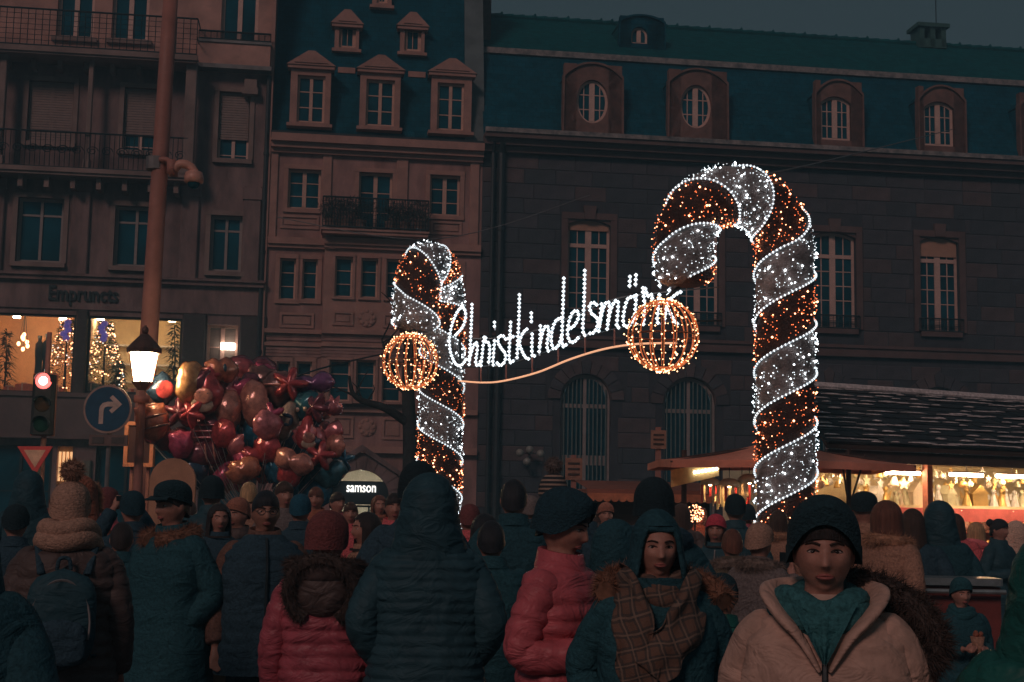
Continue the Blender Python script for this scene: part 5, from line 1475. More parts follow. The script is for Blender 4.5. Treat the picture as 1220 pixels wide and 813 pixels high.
# globe lamp cluster on the sandstone wall
u, z = F3.pt(628, 543); c = FO + FT * (F3.u0 + u) - FN * .5; c.z = z
root = empty('wall_lamp', c, TH, 'unlit cluster of pale glass globes on a bracket on the sandstone wall', 'wall lamp')
b = MB(); b.tube([(0, .5, .1), (0, .1, .1), (0, 0, -.1)], .03, 6); b.build('bracket', K['iron'], root)
for x, z in ((-.3, .06), (0, .16), (.33, .05), (-.08, -.2)):
    b = MB(); b.ell((x, 0, z), (.12, .12, .12), 12, 8); gl_ = b.build('globe', mat('milk_glass', (.2, .2, .18), .3, bump=0), root, True)
    q = MB(); q.tube([(0, .1, .05), (x, 0, z)], .015, 5); q.build('arm', K['iron'], gl_)
# metal topped barrier counter
b0 = gnd(1120, 9.9); zt = at(1120, 688, 9.9).z; x0, x1 = at(1050, 690, 9.9).x - b0.x, at(1190, 690, 9.9).x - b0.x
root = empty('bar_counter', b0, 0, 'red panelled standing counter with a shiny metal edge', 'counter')
b = MB(); b.bbox(x0, x1, -.1, .25, zt - .05, zt, .02); b.build('top', mat('steel_edge', (.45, .42, .4), .3, .9, bump=.05), root)
b = MB(); b.tube([(x0, -.13, zt - .09), (x1, -.13, zt - .09)], .018, 8); b.build('rail', bpy.data.materials['steel_edge'], root)
for k in range(3):
    a = x0 + (x1 - x0) * k / 3; b = MB(); b.box(a + .01, a + (x1 - x0) / 3 - .01, -.06, .2, .0, zt - .06); b.build('panel', mat('red_panel', (.16, .035, .03), .6) if k == 0 else bpy.data.materials['red_panel'], root)
# low crate between the people
b0 = gnd(262, 8.6); zt = at(262, 788, 8.6).z
root = empty('wooden_crate', b0, radians(12), 'slatted wooden crate standing beside the man with glasses', 'crate')
for z in [zt * k / 5 for k in range(5)]:
    b = MB(); b.box(-.2, .2, -.16, .16, z + .01, z + zt / 5 - .01); b.build('slat', mat('crate_wood', (.36, .18, .1), .7, var=.25) if z == 0 else bpy.data.materials['crate_wood'], root)
# ================================================================== people
def cloth(name, col, rough=.85, var=.4, scale=70, bump=.6, bscale=150, bdist=.006, **k):
    m = mat('cloth_' + name, col, rough, var=var, scale=scale, bump=bump, bscale=bscale, bdist=bdist, spec=.2, **k)
    t = m.node_tree                                   # soft creases under the weave
    b1 = [n for n in t.nodes if n.type == 'BUMP'][0]
    tc = [n for n in t.nodes if n.type == 'TEX_COORD'][0]
    mp = t.nodes.new('ShaderNodeMapping'); mp.inputs['Scale'].default_value = (1, 1, 1.6); mp.inputs['Rotation'].default_value = (.5, .6, 0)
    n = t.nodes.new('ShaderNodeTexNoise'); n.inputs['Scale'].default_value = 7; n.inputs['Detail'].default_value = 3; n.inputs['Distortion'].default_value = 1.4
    b2 = t.nodes.new('ShaderNodeBump'); b2.inputs['Strength'].default_value = .55; b2.inputs['Distance'].default_value = .05
    t.links.new(tc.outputs['Object'], mp.inputs[0]); t.links.new(mp.outputs[0], n.inputs['Vector']); t.links.new(n.outputs[0], b2.inputs['Height'])
    t.links.new(b2.outputs[0], b1.inputs['Normal'])
    return m
SKIN = mat('skin', (.34, .155, .115), .5, var=.2, scale=26, bump=.3, bscale=170, bdist=.003, spec=.4, col2=(.4, .2, .15))
SKIN2 = mat('skin_olive', (.28, .135, .095), .5, var=.2, scale=26, bump=.3, bscale=170, bdist=.003, spec=.4, col2=(.33, .165, .12))
for m_ in (SKIN, SKIN2): m_.node_tree.nodes['Principled BSDF'].inputs['Subsurface Weight'].default_value = .12; m_.node_tree.nodes['Principled BSDF'].inputs['Subsurface Radius'].default_value = (.012, .005, .003)
LIPS = mat('lips', (.26, .08, .07), .45, var=.1, bump=0)
EYEW = mat('eye_white', (.42, .34, .31), .25, var=.05, bump=0)
IRIS = mat('iris', (.012, .01, .01), .15, var=.2, bump=0)
BROW = mat('brow_hair', (.03, .018, .014), .8, bump=0)
HAIRM = {k: mat('hair_' + k, c, .5, var=.45, scale=9, bump=.9, bscale=60, bdist=.006, stretch=(6, 6, .6)) for k, c in dict(black=(.014, .016, .02), brown=(.05, .026, .018), auburn=(.12, .045, .028), blond=(.4, .24, .12), dark=(.022, .016, .015)).items()}
FUR = {k: mat('fur_' + k, c, .8, var=.5, scale=25, bump=0) for k, c in dict(brown=(.19, .09, .055), grey=(.16, .12, .10), tan=(.34, .18, .11), dark=(.05, .035, .03)).items()}
CO = {k: cloth(k, c) for k, c in dict(
    teal=(.018, .066, .082), teal2=(.016, .055, .07), green=(.016, .1, .088), navy=(.024, .052, .072), black=(.014, .022, .028), brown=(.12, .065, .05), dbrown=(.065, .045, .042), beige=(.42, .265, .21), tan=(.3, .16, .11), cream=(.52, .35, .27),
    pink=(.62, .15, .16), rose=(.5, .1, .11), grey=(.14, .115, .11), scarfteal=(.03, .11, .12), jeans=(.02, .035, .06), olive=(.09, .075, .05), rust=(.26, .09, .055)).items()}
CO['red'] = cloth('red', (.4, .085, .1), .4, bump=.12, scale=12, var=.22); CO['maroon'] = cloth('maroon', (.3, .065, .085), .4, bump=.12, scale=12, var=.22)
CO['black'] = cloth('black', (.02, .055, .07), .62, bump=.12, scale=12, var=.22); CO['dbrown'] = cloth('dbrown', (.07, .05, .046), .5, bump=.12, scale=12, var=.22); CO['pink'] = cloth('pink', (.6, .14, .15), .4, bump=.12, scale=12, var=.22)
CO['beige'] = cloth('beige', (.42, .265, .21), .55, bump=.15, scale=12, var=.2)
CO['green'] = cloth('green', (.012, .082, .07), .5, bump=.12, scale=12, var=.22)
KNIT = {k: mat('knit_' + k, c, .95, var=.35, scale=60, bump=.9, bscale=90, bdist=.012, stretch=(1, 1, 1.5)) for k, c in dict(
    beige=(.34, .2, .145), black=(.009, .022, .028), teal=(.016, .075, .09), navy=(.01, .036, .05), maroon=(.15, .045, .045), pink=(.6, .06, .09), rust=(.3, .12, .08), grey=(.16, .13, .12), blue=(.012, .07, .11), dteal=(.01, .032, .041)).items()}
def stripes_mat(name, c1, c2, sc_):
    m = mat(name, c1, .95, var=.2, scale=60, bump=.8, bscale=90, bdist=.01)
    t = m.node_tree; b = t.nodes['Principled BSDF']
    tc = t.nodes.new('ShaderNodeTexCoord'); w = t.nodes.new('ShaderNodeTexWave'); w.wave_profile = 'SIN'; w.bands_direction = 'Z'; w.inputs['Scale'].default_value = sc_
    t.links.new(tc.outputs['Object'], w.inputs['Vector'])
    r = t.nodes.new('ShaderNodeValToRGB'); r.color_ramp.interpolation = 'CONSTANT'; r.color_ramp.elements[0].color = c1 + (1,); r.color_ramp.elements[1].position = .62; r.color_ramp.elements[1].color = c2 + (1,)
    t.links.new(w.outputs[0], r.inputs[0]); t.links.new(r.outputs[0], b.inputs['Base Color'])
    return m
KNIT['striped'] = stripes_mat('knit_striped', (.03, .035, .04), (.4, .28, .22), 11.0)
def plaid_mat():
    m = mat('plaid_wool', (.12, .07, .05), .95, var=.2, scale=60, bump=.6, bscale=120, bdist=.006)
    t = m.node_tree; b = t.nodes['Principled BSDF']
    tc = t.nodes.new('ShaderNodeTexCoord'); mp = t.nodes.new('ShaderNodeMapping'); mp.inputs['Rotation'].default_value = (0, radians(14), 0)
    nz_ = t.nodes.new('ShaderNodeTexNoise'); nz_.inputs['Scale'].default_value = 5; ad = t.nodes.new('ShaderNodeMix'); ad.data_type = 'RGBA'; ad.blend_type = 'LINEAR_LIGHT'; ad.inputs['Factor'].default_value = .035
    t.links.new(tc.outputs['Object'], nz_.inputs['Vector']); t.links.new(tc.outputs['Object'], ad.inputs['A']); t.links.new(nz_.outputs['Color'], ad.inputs['B']); t.links.new(ad.outputs['Result'], mp.inputs['Vector'])
    cur = None
    for dirn, s, pos, col in (('X', 6.0, .6, (.045, .05, .05)), ('Z', 6.0, .6, (.045, .05, .05)), ('X', 6.0, .965, (.24, .16, .12)), ('Z', 6.0, .965, (.24, .16, .12))):
        w = t.nodes.new('ShaderNodeTexWave'); w.bands_direction = dirn; w.inputs['Scale'].default_value = s
        t.links.new(mp.outputs[0], w.inputs['Vector'])
        r = t.nodes.new('ShaderNodeMath'); r.operation = 'GREATER_THAN'; r.inputs[1].default_value = pos
        t.links.new(w.outputs[0], r.inputs[0])
        f = t.nodes.new('ShaderNodeMath'); f.operation = 'MULTIPLY'; f.inputs[1].default_value = .6 if pos < .9 else .8
        t.links.new(r.outputs[0], f.inputs[0])
        x = t.nodes.new('ShaderNodeMix'); x.data_type = 'RGBA'
        t.links.new(f.outputs[0], x.inputs['Factor'])
        if cur is None: x.inputs['A'].default_value = (.17, .095, .068, 1)
        else: t.links.new(cur, x.inputs['A'])
        x.inputs['B'].default_value = col + (1,); cur = x.outputs['Result']
    t.links.new(cur, b.inputs['Base Color'])
    return m
PLAID = plaid_mat()

HC = Vector((0, 0, 1.59))
def G(x, s): return math.exp(-(x / s) ** 2)
def head_pt(a, e):
    x, y, z = cos(e) * sin(a), -cos(e) * cos(a), sin(e)
    X, Y, Z = .077 * x, .094 * y, .112 * z
    t = max(0, -z)
    X *= 1 - .22 * t ** 1.3
    if y > 0: Y *= 1 - .3 * t
    else: Y *= 1 - .05 * t
    if y < 0.2:
        ax = abs(X)
        n = max(0, min(1, (.022 - Z) / .052)) if Z > -.03 else G(Z + .03, .007)
        Y -= .025 * n * G(X, .0125 if Z > -.012 else .0155)
        Y += .0125 * G(ax - .031, .0165) * G(Z - .008, .013)
        Y -= .0045 * G(Z - .03, .009) * G(X, .05)
        Y -= .005 * G(ax - .042, .018) * G(Z + .02, .02)
        Y -= .0055 * G(X, .022) * G(Z + .057, .011)
        Y += .0045 * G(X, .02) * G(Z + .077, .007)
        Y -= .010 * G(X, .024) * G(Z + .096, .014)
        Y += .004 * G(ax - .04, .015) * G(Z + .05, .018)
    return Vector((X, Y, Z))
HV = []
def head_geo(mb, yaw=0.0, pitch=0.0, nu=72, nv=56):
    R = Matrix.Rotation(yaw, 3, 'Z') @ Matrix.Rotation(pitch, 3, 'X')
    rings = []
    for i in range(nv + 1):
        e = -pi / 2 + .03 + (pi - .06) * i / nv
        rings.append([HC + R @ head_pt(2 * pi * j / nu, e) for j in range(nu)])
    mb.loft(rings)
    for s in (-1, 1):
        c = HC + R @ Vector((s * .074, .012, -.002))
        mb.ell(c, (.011, .02, .03), 10, 8)
_hp = [head_pt(2 * pi * j / 120, -pi / 2 + .03 + (pi - .06) * i / 90) for i in range(91) for j in range(120)]
_hp = [p for p in _hp if p.y < -.02]
def face_y(x, z):
    return min(_hp, key=lambda p: (p.x - x) ** 2 + (p.z - z) ** 2).y
ARMS = {
 'down': ((.245, .035, 1.1), (.25, -.05, .86)), 'pocket': ((.27, .07, 1.12), (.165, -.045, .94)), 'fold': ((.235, .0, 1.1), (.02, -.2, 1.1)),
 'phone': ((.22, -.12, 1.14), (.09, -.3, 1.36)), 'hold': ((.24, .03, 1.12), (.1, -.24, 1.14)), 'up': ((.23, -.2, 1.36), (.09, -.32, 1.6))}
def arm_pts(pose, s):
    e, w = ARMS[pose]
    return [Vector((s * .115, .012, 1.375)), Vector((s * .185, .012, 1.325)), Vector((s * e[0], e[1], e[2])), Vector((s * w[0], w[1], w[2]))]
def hand_geo(mb, wp, d, s):
    d = d.normalized(); side = d.cross(Vector((0, -1, .3))).normalized()
    if side.x * s > 0: side = -side
    pal = d.cross(side)
    mb.tube([wp - d * .01, wp + d * .045, wp + d * .085], [.024, .034, .03], 10, flat=.6)
    for k, L in enumerate((.066, .076, .07, .055)):
        r = wp + d * .08 + side * (.027 - .018 * k)
        mb.tube([r - d * .02, r + d * L * .5 + pal * .004, r + d * L * .8 + pal * .014, r + d * L + pal * .026], [.0095, .0088, .008, .007], 7)
    r = wp + d * .03 + side * .026
    mb.tube([r, r + side * .025 + d * .025, r + side * .03 + d * .055 + pal * .012], [.012, .0105, .009], 7)
BODY = {}
def body_mesh(pose, vox, yaw, pitch, mat_):
    key = (pose, vox, round(yaw, 2), round(pitch, 2), mat_.name)
    if key in BODY: return BODY[key]
    mb = MB()
    tor = ((.84, .1, .09, 0), (.88, .155, .115, 0), (.95, .172, .12, .005), (1.05, .145, .105, 0), (1.18, .158, .112, 0), (1.30, .178, .118, .005), (1.37, .175, .1, .01), (1.42, .12, .08, .012), (1.45, .066, .066, .014), (1.49, .053, .058, .012), (1.54, .05, .055, .008), (1.58, .045, .05, .0))
    mb.loft([[(rx * cos(2 * pi * k / 24), yc + ry * sin(2 * pi * k / 24), z) for k in range(24)] for z, rx, ry, yc in tor])
    head_geo(mb, yaw, pitch)
    for s in (-1, 1):
        p = arm_pts(pose, s)
        mb.tube(catmull(p, 5), [.058 - .0019 * k for k in range(16)], 10)
        hand_geo(mb, p[3], p[3] - p[2], s)
        mb.tube(catmull([(s * .085, 0, .93), (s * .09, -.015, .7), (s * .092, -.012, .48), (s * .094, .02, .28), (s * .095, .015, .07)], 4), [.092 - .0029 * k for k in range(17)], 12)
        mb.tube([(s * .095, .045, .045), (s * .097, -.04, .045), (s * .1, -.13, .035), (s * .1, -.17, .03)], [.036, .042, .04, .024], 10)
    me = mb.mesh('tmp', mat_)
    o = bpy.data.objects.new('tmp', me); C.objects.link(o)
    md = o.modifiers.new('r', 'REMESH'); md.mode = 'VOXEL'; md.voxel_size = vox
    sm = o.modifiers.new('s', 'SMOOTH'); sm.factor = .5; sm.iterations = 1
    me2 = bpy.data.meshes.new_from_object(o.evaluated_get(bpy.context.evaluated_depsgraph_get()))
    bpy.data.objects.remove(o); bpy.data.meshes.remove(me)
    me2.name = 'body'; me2.materials.clear(); me2.materials.append(mat_)
    me2.polygons.foreach_set('use_smooth', [True] * len(me2.polygons))
    BODY[key] = me2
    return me2
FACEM = {}
def face_parts(root, yaw, pitch, det, skin):
    """eyes, brows and lips set on the face"""
    if 'eye' not in FACEM:
        for s in (-1, 1):
            b = MB(); x0, z0 = s * .031, .008; y0 = face_y(x0, z0) + .0045
            n, m = 18, 12
            rings = []
            for i in range(m + 1):
                ph = pi * i / m; ph = max(.03, min(pi - .03, ph))
                rings.append([(x0 + .0152 * sin(ph) * cos(2 * pi * j / n), y0 - .011 * cos(ph), z0 + .0068 * sin(ph) * sin(2 * pi * j / n)) for j in range(n)])
            b.loft(rings)
            for q, f in enumerate(b.f):
                c = sum((Vector(b.v[v]) for v in f), Vector()) / len(f)
                if (c.x - x0) ** 2 + (c.z - z0) ** 2 < .0058 ** 2 and c.y < y0: b.m[q] = 1
            FACEM['eye', s] = b.mesh('eye', [EYEW, IRIS], True)
            b = MB(); b.tube([(x0 + s * .0165 * t, face_y(x0 + s * .0165 * t, z0 + .006) - .0045, z0 + .0058 * (1 - t * t) + .0005) for t in (-1, -.6, -.2, .2, .6, 1)], [.0008, .0018, .0022, .0022, .0022, .001], 6); FACEM['lash', s] = b.mesh('eyelashes', BROW)
            b = MB(); b.tube([(s * x, face_y(s * x, z) - .0015, z) for x, z in ((.013, .0265), (.022, .030), (.034, .0325), (.045, .030), (.052, .025))], [.0035, .0042, .004, .003, .001], 6, flat=.8); FACEM['brow', s] = b.mesh('eyebrow', BROW, True)
        b = MB()
        for up in (1, -1):
            b.tube([(.0255 * t, face_y(.0255 * t, -.058) - .0015 + .001 * abs(t), -.0575 + up * (.0042 if up > 0 else .005) * (1 - abs(t) ** 1.6) - .0015 * abs(t)) for t in (-1, -.66, -.33, 0, .33, .66, 1)], [.0008, .0032, .0046, .0042, .0046, .0032, .0008], 7)
        FACEM['lips'] = b.mesh('lips', LIPS, True); FACEM['eye'] = 1
    rot = (pitch, 0, yaw)
    for s in (-1, 1):
        e = link('eye', FACEM['eye', s], root, HC, rot)
        if det > 1: link('eyelashes', FACEM['lash', s], e)
        link('eyebrow', FACEM['brow', s], root, HC, rot)
    link('lips', FACEM['lips'], root, HC, rot)

def interp(tab, z):
    if z >= tab[0][0]: return tab[0][1:]
    for a, b in zip(tab, tab[1:]):
        if a[0] >= z >= b[0]:
            t = (a[0] - z) / (a[0] - b[0]); t = t * t * (3 - 2 * t)
            return tuple(p + (q - p) * t for p, q in zip(a[1:], b[1:]))
    return tab[-1][1:]
TORS = ((1.485, .078, .078, .012), (1.445, .115, .092, .014), (1.405, .178, .115, .012), (1.35, .208, .135, .006), (1.25, .218, .148, 0), (1.1, .206, .146, 0), (.97, .214, .154, 0), (.82, .23, .166, 0), (.4, .262, .19, 0))
def torso_front(z, bulk=1.0, a=-pi / 2):
    rx, ry, yc = interp(TORS, z)
    return yc - ry * bulk
def fur_tube(name, path, r, m, par, n=1400, L=.045, base=True, rot=None):
    n = int(n * 2.2)
    b = MB(); path = [Vector(p) for p in path]
    b.tube(path, r * .75, 8)
    for k in range(n):
        i = random.randrange(len(path) - 1); p = path[i].lerp(path[i + 1], random.random())
        t = (path[i + 1] - path[i]).normalized()
        d = Vector((random.gauss(0, 1), random.gauss(0, 1), random.gauss(0, 1))); d = (d - t * d.dot(t)).normalized()
        b.spike(p + d * r * .6, d + t * random.gauss(0, .7) + Vector((random.gauss(0, .2), random.gauss(0, .2), -.55)), .0017, L * random.uniform(.35, 1.0))
    return b.build(name, m, par, rot=rot)
def shell(zlo, zhi, rx, ry, yc, zc, open_deg=0, oz0=0, oz1=0, tilt=0.0, flare=0.0, nz=26, n=40, rib=0, ribk=24, seed=0, quilt=0, square=2.0, thick=.012, lift=0.0, flare_y=None, nofade=False):
    """a hood, hat or head of hair: rings round the head, open at the face if asked"""
    zs = [zlo + (zhi - zlo) * (1 - (1 - i / nz) ** 1.5) for i in range(nz + 1)]
    rings = []
    for i, z in enumerate(zs):
        f = sqrt(max(.0006, 1 - max(0, (z - zc) / (zhi - zc)) ** square)) if z > zc else 1 + flare * (zc - z) / max(.01, zc - zlo)
        fy = f if (flare_y is None or z > zc) else 1 + flare_y * (zc - z) / max(.01, zc - zlo)
        fade = 1 if nofade else 1 - ((z - zlo) / (zhi - zlo)) ** .8
        rg = []
        for j in range(n):
            a = 2 * pi * j / n - pi / 2
            w = 1 + rib * cos(ribk * a) + .034 * noise.noise(Vector((cos(a) * 2 + seed, sin(a) * 2, z * 9)))
            if quilt: w += quilt * abs(sin(pi * z / .055))
            x, y = rx * f * w * cos(a), yc + ry * fy * w * sin(a)
            rg.append(Vector((x, y, z + fade * (tilt * (-y) + lift * max(0, -sin(a)) ** 1.6))))
        rings.append(rg)
    h = radians(open_deg)
    def skip(i, j):
        if not open_deg: return False
        a = (2 * pi * (j + .5) / n + pi) % (2 * pi) - pi
        return abs(a) < h * (1 - .35 * max(0, (zs[i] - (oz0 + oz1) / 2) / max(.01, (oz1 - oz0) / 2)) ** 2) and oz0 < zs[i] < oz1
    b = MB(); b.loft(rings, cap=False, skip=skip)
    edge = None
    if open_deg:
        edge = []
        for s in (-1, 1):
            col = []
            for i, z in enumerate(zs):
                if oz0 <= z <= oz1:
                    a = s * h * (1 - .35 * max(0, (z - (oz0 + oz1) / 2) / max(.01, (oz1 - oz0) / 2)) ** 2) - pi / 2
                    f = sqrt(max(.0006, 1 - max(0, (z - zc) / (zhi - zc)) ** square)) if z > zc else 1 + flare * (zc - z) / max(.01, zc - zlo)
                    col.append(Vector((rx * f * cos(a), yc + ry * (f if (flare_y is None or z > zc) else 1 + flare_y * (zc - z) / max(.01, zc - zlo)) * sin(a), z)))
            edge.append(col)
        edge = edge[0] + edge[1][::-1]
    return b, edge

def person(px, ytop, d, face, label, coat='teal', hem=.55, puff=0.0, bulk=1.0, pose='pocket', hat=None, pom=None, hood=None, hoodm=None, fur=None, hair=None, yaw=0.0, pitch=0.0, vox=None, scarf=None, skin=None, legs='jeans', height=None, collar=True, group=None, extra_h=.025, sx=1.0, faced=None, qp=.062, loc=None):
    base = loc or gnd(px, d)
    top_ = 1.752 if hat else 1.765 if hood in ('up', 'closed') else 1.742 if hood == 'snug' else 1.72
    H = height or at(px, ytop, d).z * 1.70 / top_
    k = H / 1.70
    face -= math.degrees(math.atan((px - 610) / 1650))
    root = empty('person', base, radians(face), label, 'person', group)
    root.scale = (k * sx, k * sx, k)
    vox = vox or (.0065 if d < 6 else .0095 if d < 9.5 else .014)
    skin = skin or SKIN
    yw, pt_ = radians(yaw), radians(pitch)
    link('body', body_mesh(pose, vox, yw, pt_, skin), root)
    vis = faced if faced is not None else abs(((face + yaw + 180) % 360) - 180) < 100
    if vis: face_parts(root, yw, pt_, 2 if d < 6.5 else 1, skin)
    cm = CO[coat]
    # coat: body and sleeves
    b = MB(); sd_ = random.random() * 50; n = 40
    step = .0085 if d < 9.5 else .02
    z = 1.485; rings = []
    while z > hem:
        rx, ry, yc = interp(TORS, z); rg = []
        for j in range(n):
            a = 2 * pi * j / n
            ca, sa = cos(a), sin(a)
            q = (abs(ca) ** 2.5 + abs(sa) ** 2.5) ** (-1 / 2.5) if z < 1.42 else 1
            w = bulk if z < 1.43 else 1
            f = 1 + (.05 if not puff else .03) * noise.noise(Vector((ca * 1.8 + sd_, sa * 1.8, z * (3.5 if not puff else 8)))) + .03 * noise.noise(Vector((ca * 5 + sd_, sa * 5, z * 2.2))) * max(0, (1.1 - z)) * 2
            if puff and z < 1.45: f += puff * (abs(sin(pi * z / qp + .25 * noise.noise(Vector((ca * 2, sa * 2, sd_)))) ) ** .7 - .6)
            rg.append((rx * w * f * q * ca, yc + ry * w * f * q * sa, z))
        rings.append(rg); z -= step
    rings.append([(x * .96, y * .96, hem + .006) for x, y, _ in rings[-1]])
    b.loft(rings[::-1], cap=False)
    for s in (-1, 1):
        p = arm_pts(pose, s); c = catmull([p[0], p[1], p[2], p[3]], 18 if d < 9.5 else 8)
        c = c[2:-1]; L = 0; rad = []
        for i, q in enumerate(c):
            if i: L += (q - c[i - 1]).length
            t = i / (len(c) - 1)
            r = (.083 - .024 * t) * (1 + (bulk - 1) * .6) * min(1, .7 + t * 2)
            if puff: r *= 1 + puff * 1.6 * (abs(sin(pi * L / qp)) ** .7 - .6)
            else: r *= 1 + .05 * noise.noise(Vector((L * 18, sd_, s))) + .035 * sin(L * 55 + s) * G(t - .6, .25)
            rad.append(r)
        rad[-1] *= .9
        b.tube(c, rad, 18 if d < 9.5 else 12)
    b.build('coat', cm, root, True)
    if collar and hood != 'up' and not scarf:
        q = MB(); q.loft([[(r * cos(2 * pi * j / 28), .012 + r * 1.0 * sin(2 * pi * j / 28), z_ + .015 * sin(2 * pi * j / 28)) for j in range(28)] for r, z_ in ((.105, 1.43), (.098, 1.46), (.09, 1.5), (.082, 1.503), (.08, 1.45))], cap=False); q.build('collar', cm, root, True)
    # legs and shoes
    b = MB()
    for s in (-1, 1): b.tube(catmull([(s * .088, 0, .98), (s * .092, -.012, .7), (s * .094, -.01, .48), (s * .096, .02, .28), (s * .097, .012, .09)], 4), [.104 - .002 * q for q in range(17)], 14)
    b.loft([[(.19 * cos(2 * pi * j / 20), .135 * sin(2 * pi * j / 20), z_) for j in range(20)] for z_ in (.84, .92, 1.0)]); b.build('trousers', CO[legs], root, True)
    for s in (-1, 1):
        b = MB(); b.loft([[(s * .098 + w_ * cos(2 * pi * j / 16), yc_ + l_ * sin(2 * pi * j / 16), z_) for j in range(16)] for z_, w_, l_, yc_ in ((.0, .048, .14, -.055), (.03, .05, .145, -.058), (.07, .047, .11, -.03), (.1, .055, .065, .012), (.17, .056, .06, .014))]); b.build('shoe', K['iron'], root, True)
    rot = (pt_, 0, yw)
    Rm = Matrix.Rotation(yw, 3, 'Z') @ Matrix.Rotation(pt_, 3, 'X'); hl = HC - Rm @ HC
    if hair:
        kind, hc = hair
        if kind == 'short': b, _ = shell(1.585, 1.72, .08, .103, .006, 1.615, tilt=.5, rib=.01, ribk=30, seed=sd_)
        elif kind == 'long': b, _ = shell(1.3, 1.722, .094, .112, .018, 1.60, 62, 1.3, 1.655, flare=.25, rib=.012, ribk=34, seed=sd_)
        elif kind == 'bob': b, _ = shell(1.44, 1.722, .1, .115, .014, 1.60, 56, 1.44, 1.655, flare=.08, rib=.012, ribk=34, seed=sd_)
        elif kind == 'bun':
            b, _ = shell(1.585, 1.72, .08, .103, .006, 1.615, tilt=.5, rib=.01, ribk=30, seed=sd_); b.ell((0, .11, 1.67), (.045, .04, .045), 12, 8)
        b.build('hair', HAIRM[hc], root, True, rot=rot, loc=hl)
    if hat:
        kind, hm = hat; M_ = KNIT.get(hm) or CO.get(hm)
        if kind == 'beanie':
            b, _ = shell(1.615, 1.75, .092, .112, .006, 1.645, tilt=.38, rib=.012, ribk=30, seed=sd_, square=2.3)
            h_ = b.build('hat', M_, root, True, rot=rot, loc=hl)
            q, _ = shell(1.605, 1.655, .096, .116, .006, 1.72, tilt=.38, rib=.014, ribk=30, seed=sd_, nz=8, nofade=True); q.build('cuff', M_, h_, True)
        elif kind == 'slouch':
            b, _ = shell(1.565, 1.752, .099, .121, .012, 1.625, lift=.108, rib=.01, ribk=26, seed=sd_, square=2.2)
            h_ = b.build('hat', M_, root, True, rot=rot, loc=hl)
            q, _ = shell(1.562, 1.61, .1015, .1235, .012, 1.9, lift=.108, rib=.014, ribk=26, seed=sd_, nz=8, nofade=True); q.build('cuff', M_, h_, True)
        elif kind == 'cap':
            b, _ = shell(1.625, 1.745, .094, .114, .006, 1.66, tilt=.25, seed=sd_, square=2.6); h_ = b.build('hat', M_, root, True, rot=rot, loc=hl)
            q = MB(); q.loft([[(x_, -.085 - yy * sqrt(max(0, 1 - (x_ / .085) ** 2)), 1.652 - yy * .22 + dz) for x_ in [-.084 + .168 * t / 12 for t in range(13)]] for yy, dz in ((0, 0), (.05, 0), (.085, 0), (.085, -.008), (0, -.008))], closed=False); q.build('visor', M_, h_, True)
        elif kind == 'brim':
            b, _ = shell(1.6, 1.75, .096, .116, .006, 1.66, tilt=.1, seed=sd_, square=3); h_ = b.build('hat', M_, root, True, rot=rot, loc=hl)
            q = MB(); q.loft([[(r * cos(2 * pi * j / 32), .006 + r * 1.15 * sin(2 * pi * j / 32), 1.61 - dz) for j in range(32)] for r, dz in ((.095, 0), (.125, .012), (.145, .03), (.143, .036), (.1, .01))], cap=False); q.build('brim', M_, h_, True)
        if pom:
            q = MB(); cc = Vector((0, .01, 1.745 + .05))
            q.ell(cc, (.048, .048, .046), 12, 8)
            for t in range(1600):
                v = Vector((random.gauss(0, 1), random.gauss(0, 1), random.gauss(0, 1))).normalized(); q.spike(cc + v * .035, v + Vector((0, 0, -.1)), .0022, random.uniform(.02, .042))
            q.build('pompom', KNIT.get(pom) or FUR[pom], h_)
    hm_ = hoodm or cm
    if hood == 'up':
        b, edge = shell(1.355, 1.765, .124, .14, .02, 1.60, 52, 1.47, 1.70, flare=.42, flare_y=-.12, seed=sd_, quilt=puff * .8, square=2.3)
        h_ = b.build('hood', hm_, root, True, rot=rot, loc=hl)
        if fur: fur_tube('fur_trim', edge, .03, FUR[fur], h_, 1200, .05)
        else:
            q = MB(); q.tube(edge, .012, 7); q.build('hood_rim', hm_, h_, True)
    elif hood == 'closed':
        b, edge = shell(1.345, 1.765, .122, .14, .02, 1.60, flare=.48, flare_y=-.1, seed=sd_, quilt=puff * .8, square=2.3); b.build('hood', hm_, root, True, rot=rot, loc=hl)
    elif hood == 'snug':
        b, edge = shell(1.36, 1.742, .1, .12, .014, 1.60, 47, 1.482, 1.675, flare=.55, flare_y=.0, seed=sd_, rib=.004); h_ = b.build('hood', hm_, root, True, rot=rot, loc=hl)
        q = MB(); q.tube(edge, .011, 7); q.build('hood_rim', hm_, h_, True)
    elif hood == 'down':
        path = [Vector((.15 * sin(t), .035 + .125 * -cos(t) * -1 if False else .03 + .13 * cos(t), 1.445 + .02 * cos(t))) for t in [-1.9 + 3.8 * i / 16 for i in range(17)]]
        b = MB(); b.tube(path, [.03 + .035 * sin(pi * i / 16) for i in range(17)], 10); h_ = b.build('hood', hm_, root, True)
        if fur: fur_tube('fur_trim', [p + Vector((p.x * .12, .03, .035)) for p in path], .04, FUR[fur], h_, 1500, .05)
    if fur and hood is None:
        path = [Vector((.125 * sin(t), .0 + .12 * cos(t), 1.43 + .025 * cos(t))) for t in [-2.9 + 5.8 * i / 22 for i in range(23)]]
        fur_tube('fur_collar', path, .06, FUR[fur], root, 2600, .06)
